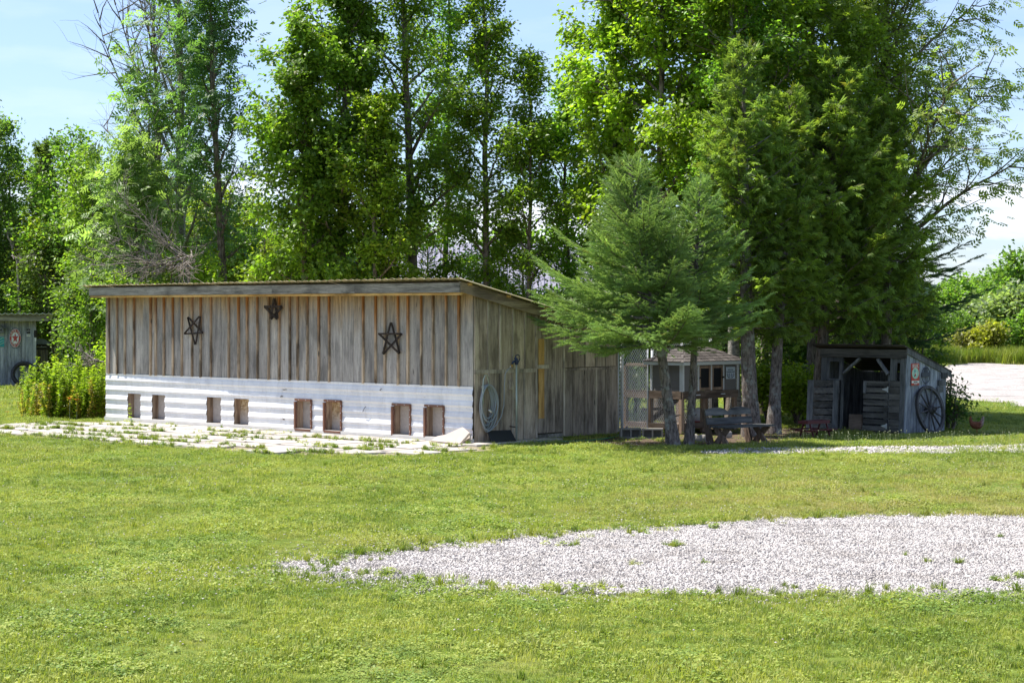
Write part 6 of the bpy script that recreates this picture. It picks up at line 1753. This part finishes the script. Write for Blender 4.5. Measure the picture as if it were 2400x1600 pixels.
# taller tufts along the edges of the gravel and patio, and out on the gravel
tp_ = [proto_mesh(f'tuft_{i}', *blades_mesh(rg, 34, .06, .17, .010, 1.0), M_tall) for i in range(3)]
tp_ += [proto_mesh(f'weed_{i}', *leaves_mesh(rg, 26, .09, .09, .05), M_clover) for i in range(3)]
def edge_pts(poly, step, j, n):
    out = []
    for i in range(len(poly)):
        a = np.array(poly[i]); b = np.array(poly[(i+1) % len(poly)])
        for _ in range(n): out.append(a + (b-a)*rg.random() + rg.normal(0, j, 2))
    return np.array(out)
E = edge_pts(patch_poly, .1, .05, 2); E2_ = edge_pts(patio_poly, .2, .09, 2)
E = np.concatenate([E[rg.random(len(E)) < .45], E2_[rg.random(len(E2_)) < .35]]); E = E[~inside(E, shed_rect)]; E = E[E[:, 1] < 46]
n = len(E); make_scatter('edge_tufts', np.column_stack([E, np.zeros(n)]), rots(n, .2), rg.uniform(.3, .85, n), rg.integers(0, 6, n), tp_)
TF = view_pts(5200, 12.5, 38); TF = keepers(TF); TF = TF[np.array([mnoise.noise(Vector((p[0]*.9, p[1]*.6, 31))) for p in TF]) > .05]
n = len(TF); make_scatter('long_grass_tufts', np.column_stack([TF, np.zeros(n)]), rots(n, .25), rg.uniform(.3, .62, n), rg.choice([0, 1, 2, 3, 4, 5], n, p=[.22, .22, .22, .12, .11, .11]), tp_)
spots = []
for (px, py, k, r_) in [(895, 1347, 9, .11), (1328, 1280, 7, .10), (1572, 1281, 9, .10), (1285, 1258, 4, .08), (1500, 1248, 14, .22), (1260, 1258, 9, .2), (1410, 1378, 6, .08), (1715, 1222, 5, .10), (1670, 1238, 4, .08),
                        (1645, 1320, 2, .05), (1490, 1326, 2, .04), (2165, 1317, 2, .05), (2245, 1322, 3, .05), (2120, 1302, 1, .04), (2380, 1362, 9, .16), (2330, 1260, 3, .06), (1850, 1378, 3, .08), (2150, 1385, 9, .16), (2050, 1395, 9, .16),
                        (1700, 1392, 9, .16), (1580, 1398, 9, .18), (1880, 1398, 9, .18), (1300, 1388, 8, .15), (1130, 1372, 7, .12), (760, 1325, 10, .16), (700, 1345, 9, .2), (830, 1312, 10, .16), (640, 1335, 9, .2), (985, 1275, 16, .3), (880, 1290, 16, .3), (1790, 1225, 3, .07)]:
    g = gnd(px, py)
    for _ in range(k): spots.append((g.x + rg.normal(0, r_), g.y + rg.normal(0, r_*.6)))
E = np.array(spots); n = len(E); make_scatter('gravel_weeds', np.column_stack([E, np.zeros(n)]), rots(n, .2), rg.uniform(.28, .62, n), rg.integers(0, 6, n), tp_)
# weeds in the joints of the patio
jw = []
for (a, b, v0, v1) in slab_rects:
    for _ in range(30):
        if rg.random() < .8:
            t_ = rg.random()
            u, v = ((a + (b-a)*t_, v0-.02) if rg.random() < .82 else (b+.01, v0 + (v1-v0)*t_))
            if v < -.3 and (mnoise.noise(Vector((u*.9, v*1.4, 5))) > -.12):
                p = shed_pt(u + rg.normal(0, .02), v + rg.normal(0, .02)); jw.append((p.x, p.y))
for (u, v, k) in [(1.9, -1.2, 16), (.8, -2.2, 16), (3.2, -1.7, 14), (4.9, -1.0, 8), (5.8, -2.9, 12), (2.0, -3.0, 14), (7.4, -2.2, 12), (9.6, -2.2, 12), (10.9, -2.4, 20), (8.2, -3.3, 14), (.2, -1.5, 12), (10.4, -1.6, 8), (1.3, -3.4, 12), (4.3, -2.7, 10), (6.6, -1.6, 7)]:
    for _ in range(k): p = shed_pt(u + rg.normal(0, .2), v + rg.normal(0, .07)); jw.append((p.x, p.y))
E = np.array(jw); n = len(E); make_scatter('patio_weeds', np.column_stack([E, np.full(n, .02)]), rots(n, .2), rg.uniform(.22, .72, n), rg.integers(0, 6, n), tp_)
# gravel stones
def stone(rng):
    import itertools
    bm = []
    V = np.array([(1, 0, 0), (-1, 0, 0), (0, 1, 0), (0, -1, 0), (0, 0, .7), (0, 0, -.5), (.7, .7, .2), (-.7, .6, .1), (-.6, -.7, .2), (.7, -.6, .0)], float)*rng.uniform(.75, 1.25, (10, 1))
    F = [(4, 0, 6), (4, 6, 2), (4, 2, 7), (4, 7, 1), (4, 1, 8), (4, 8, 3), (4, 3, 9), (4, 9, 0), (5, 6, 0), (5, 2, 6), (5, 7, 2), (5, 1, 7), (5, 8, 1), (5, 3, 8), (5, 9, 3), (5, 0, 9)]
    return V*.5, F
sp4 = [proto_mesh(f'pebble_{i}', *stone(rg), M_stones) for i in range(5)]
def stones(name, poly, n, s0, s1, j=.06):
    P = np.array(poly); lo_ = P.min(0); hi = P.max(0); Q = lo_ + (hi-lo_)*rg.random((n, 2)); vis = np.abs(Q[:, 0]) < .36*Q[:, 1]; Q = Q[vis]; Q = Q[fuzzy_inside(Q, poly, j)]; m = len(Q)
    return make_scatter(name, np.column_stack([Q, np.full(m, .006)]), rots(m, .6), rg.uniform(s0, s1, m)*rg.choice([.8, 1, 1, 1.25, 1.9], m), rg.integers(0, 5, m), sp4)
stones('gravel_stones', patch_poly, 300000, .007, .018, .16)
stones('gravel_strays', [tuple(gnd(a, b).xy) for a, b in [(520,1375),(560,1330),(760,1290),(1040,1262),(1300,1236),(1600,1222),(2500,1196),(2500,1405),(1900,1418),(1400,1412),(1000,1388),(740,1372)]], 60000, .008, .022, .25)
stones('track_stones', track_poly, 60000, .012, .032, .14)
# white clover heads and seed stalks
fV, fF = stone(rg); fl = [proto_mesh('clover_head', fV, fF, M_flower)]
P = keepers(view_pts(9000, 14, 40)); cl = np.array([mnoise.noise(Vector((p[0]*.5, p[1]*.35, 7.0))) for p in P]); P = P[(cl > .12) | (rg.random(len(P)) < .12)]
Q = []
for (px, py, k, sx_) in [(900, 1262, 70, 1.2), (760, 1290, 60, 1.2), (500, 1345, 90, 1.6), (700, 1350, 50, 1.0), (1400, 1222, 60, 1.6), (1700, 1205, 40, 1.3), (1550, 1045, 60, 1.6), (1400, 1047, 40, 1.2), (620, 1360, 60, 1.0), (330, 1360, 40, 1.2), (1180, 1225, 30, .8)]:
    g = gnd(px, py)
    for _ in range(k): Q.append((g.x + rg.normal(0, sx_*.5), g.y + rg.normal(0, .45)))
P = np.concatenate([P, np.array(Q)]); n = len(P)
make_scatter('clover_flowers', np.column_stack([P, rg.uniform(.035, .065, n)]), rots(n), rg.uniform(.012, .022, n), np.zeros(n, int), fl)
def stalk(rng):
    h = .16; b = .03*rng.normal(); V = [(-.0016, 0, 0), (.0016, 0, 0), (b, .0, h*.9), (b+.002, 0, h*.9)]; F = [(0, 1, 3), (0, 3, 2)]; fv = fV*.016 + np.array((b, 0, h*.93)); k = len(V)
    return list(map(tuple, V)) + list(map(tuple, fv)), F + [tuple(q+k for q in f) for f in fF]
M_stalk = plain('plantain_stalk', (0.42, 0.44, 0.26), .8, .1)
ps = [proto_mesh(f'stalk_{i}', *stalk(rg), M_stalk) for i in range(4)]
Q = []
for _ in range(210):
    px = 1790 + 640*rg.random(); Q.append(gnd(px, 1040 + rg.normal(0, 5)).xy)
P = np.array([tuple(q) for q in Q]); n = len(P); make_scatter('seed_stalks', np.column_stack([P, np.zeros(n)]), rots(n, .15), rg.uniform(.6, 1.6, n), rg.integers(0, 4, n), ps)

# goldenrod thicket left of the shed: leafy stems
def stem_proto(rng, h, nl, col, lf, flower=None):
    pts = bend((0, 0, 0), (rng.normal(0, .12), rng.normal(0, .12), 1), h, 6, rng, (rng.normal(0, .2), 0, 0), .08); V1, F1 = tubes_np([(pts, np.linspace(.006, .002, 7))], 3)
    t = rng.random(nl)**.8*5.99; a = t.astype(int); P = pts[a]*(1-(t-a))[:, None] + pts[a+1]*(t-a)[:, None]; az = rng.random(nl)*6.283
    X = np.stack([np.cos(az), np.sin(az), rng.uniform(-.1, .7, nl)], 1); S = lf*(1.15-.55*t/6)*rng.uniform(.8, 1.2, nl); cl_ = colours(nl, rng, col, .2, .12)
    V2, F2, C2 = place(T_BLADE, P, X, np.tile((0, 0, 1.0), (nl, 1)) + rng.normal(0, .3, (nl, 3)), S, cl_, rng, 1.6)
    return np.concatenate([V1, V2]), np.concatenate([F1, F2+len(V1)]), np.concatenate([np.tile((.08, .09, .03), (len(V1), 1)), C2])
def stem_protos(nm, k, h, nl, col, lf):
    out = []
    for i in range(k):
        V, F, Cc = stem_proto(rg, h*rg.uniform(.8, 1.15), nl, col, lf); out.append(np_mesh(f'{nm}_{i}', V, F, M_leaf, None, Cc, link=False))
    return out
gs = stem_protos('goldenrod', 4, 1.25, 120, (0.135, 0.18, 0.020), .12) + stem_protos('redstem', 2, .75, 90, (0.16, 0.13, 0.03), .10)
Q = []; ix = []
for _ in range(470):
    px = 48 + 212*rg.random(); d = rg.uniform(43.9, 47.5) + (.5 if px < 110 else 0); x_ = xat(px, d)
    p = np.array([[x_, d]])
    if inside(p, shed_rect)[0] or inside(p, patio_in)[0]: continue
    Q.append((x_, d)); e = (px < 115 or d < 44.3)
    ix.append(rg.integers(4, 6) if e and rg.random() < .6 else rg.integers(0, 4))
P = np.array(Q); n = len(P); sc0 = rg.uniform(.5, 1.15, n); sc0 *= np.array([.85 + .7*mnoise.noise(Vector((p[0]*1.6, p[1]*1.3, 3))) for p in P]); sc0[P[:, 0] < xat(100, 45.5)] *= .8
make_scatter('goldenrod_thicket', np.column_stack([P, np.zeros(n)]), rots(n, .10), sc0, np.array(ix), gs)
M_lily = plain('orange_petal', (0.55, 0.16, 0.01), .6, .2)
for i, (px, py, d) in enumerate([(165, 935, 44.0), (182, 938, 44.0), (20, 967, 46.5)]):
    l_ = thing('day_lily', ['orange day lily at the front of the goldenrod thicket', 'second orange day lily just right of the first in the thicket', 'lone orange lily in the lawn at the left edge'][i], 'flower', (xat(px, d), d-.1, 0), 0, 'orange lilies')
    z_ = zat(py, d); MB().tube([(0, 0, 0), (.01, 0, z_)], .004, 4).build('stem', M_stalk, l_)
    mb = MB()
    for k in range(6):
        a = k*math.pi/3; mb.prism([(0, 0, z_), (.05*math.cos(a-.35), .05*math.sin(a-.35), z_+.035), (.09*math.cos(a), .09*math.sin(a), z_+.03), (.05*math.cos(a+.35), .05*math.sin(a+.35), z_+.035)], (0, 0, .003))
    mb.build('bloom', M_lily, l_)
# a weed in front of the first pop hole
V, F, Cc = stem_proto(rg, .42, 50, (0.14, 0.18, 0.03), .07); p = shed_pt(ray_uv(309, -.25), -.25)
w1 = thing('tall_weed', 'upright leafy weed growing before the leftmost pop hole', 'weed', (p.x, p.y, 0)); np_mesh('leafy_stem', V, F, M_leaf, w1, Cc)
# tall grass by the far edge of the driveway
Q = [];
for _ in range(1500):
    px = 2150 + 330*rg.random(); d = rg.uniform(88, 96); Q.append((xat(px, d), d))
P = np.array(Q); P = P[~inside(P, drive_poly)]; n = len(P); tg = [proto_mesh(f'tallgrass_{i}', *blades_mesh(rg, 40, .25, .75, .03, .6), M_tall) for i in range(3)]
make_scatter('roadside_grass', np.column_stack([P, np.zeros(n)]), rots(n, .1), rg.uniform(.5, 1.1, n), rg.integers(0, 3, n), tg)
# vine leaves on the hutch run
rng_ = np.random.default_rng(9); k = 70; zz = rng_.uniform(.25, 1.3, k); hl_ = Vector(hu.location)
base_ = [hl_ + HE2*float(DR-.22+rng_.normal(0, .05)) + HE1*.12 for _ in range(k)]
P = np.array([(b.x+rng_.normal(0, .03), b.y+rng_.normal(0, .03), z) for b, z in zip(base_, zz)]); X = rng_.normal(0, 1, (k, 3)); 
V, F, Cc = place(T_LEAF, P - np.array(hl_ + HE2*(DR-.22)), X, np.tile((-.3, -1.0, .5), (k, 1)) + rng_.normal(0, .4, (k, 3)), rng_.uniform(.07, .12, k), colours(k, rng_, (0.04, 0.075, 0.016)), rng_, 1.3)
vn = thing('climbing_vine', 'broad-leaved vine climbing the wire of the hutch run', 'vine', hl_ + HE2*(DR-.22)); np_mesh('vine_leaves', V, F, M_leaf, vn, Cc)
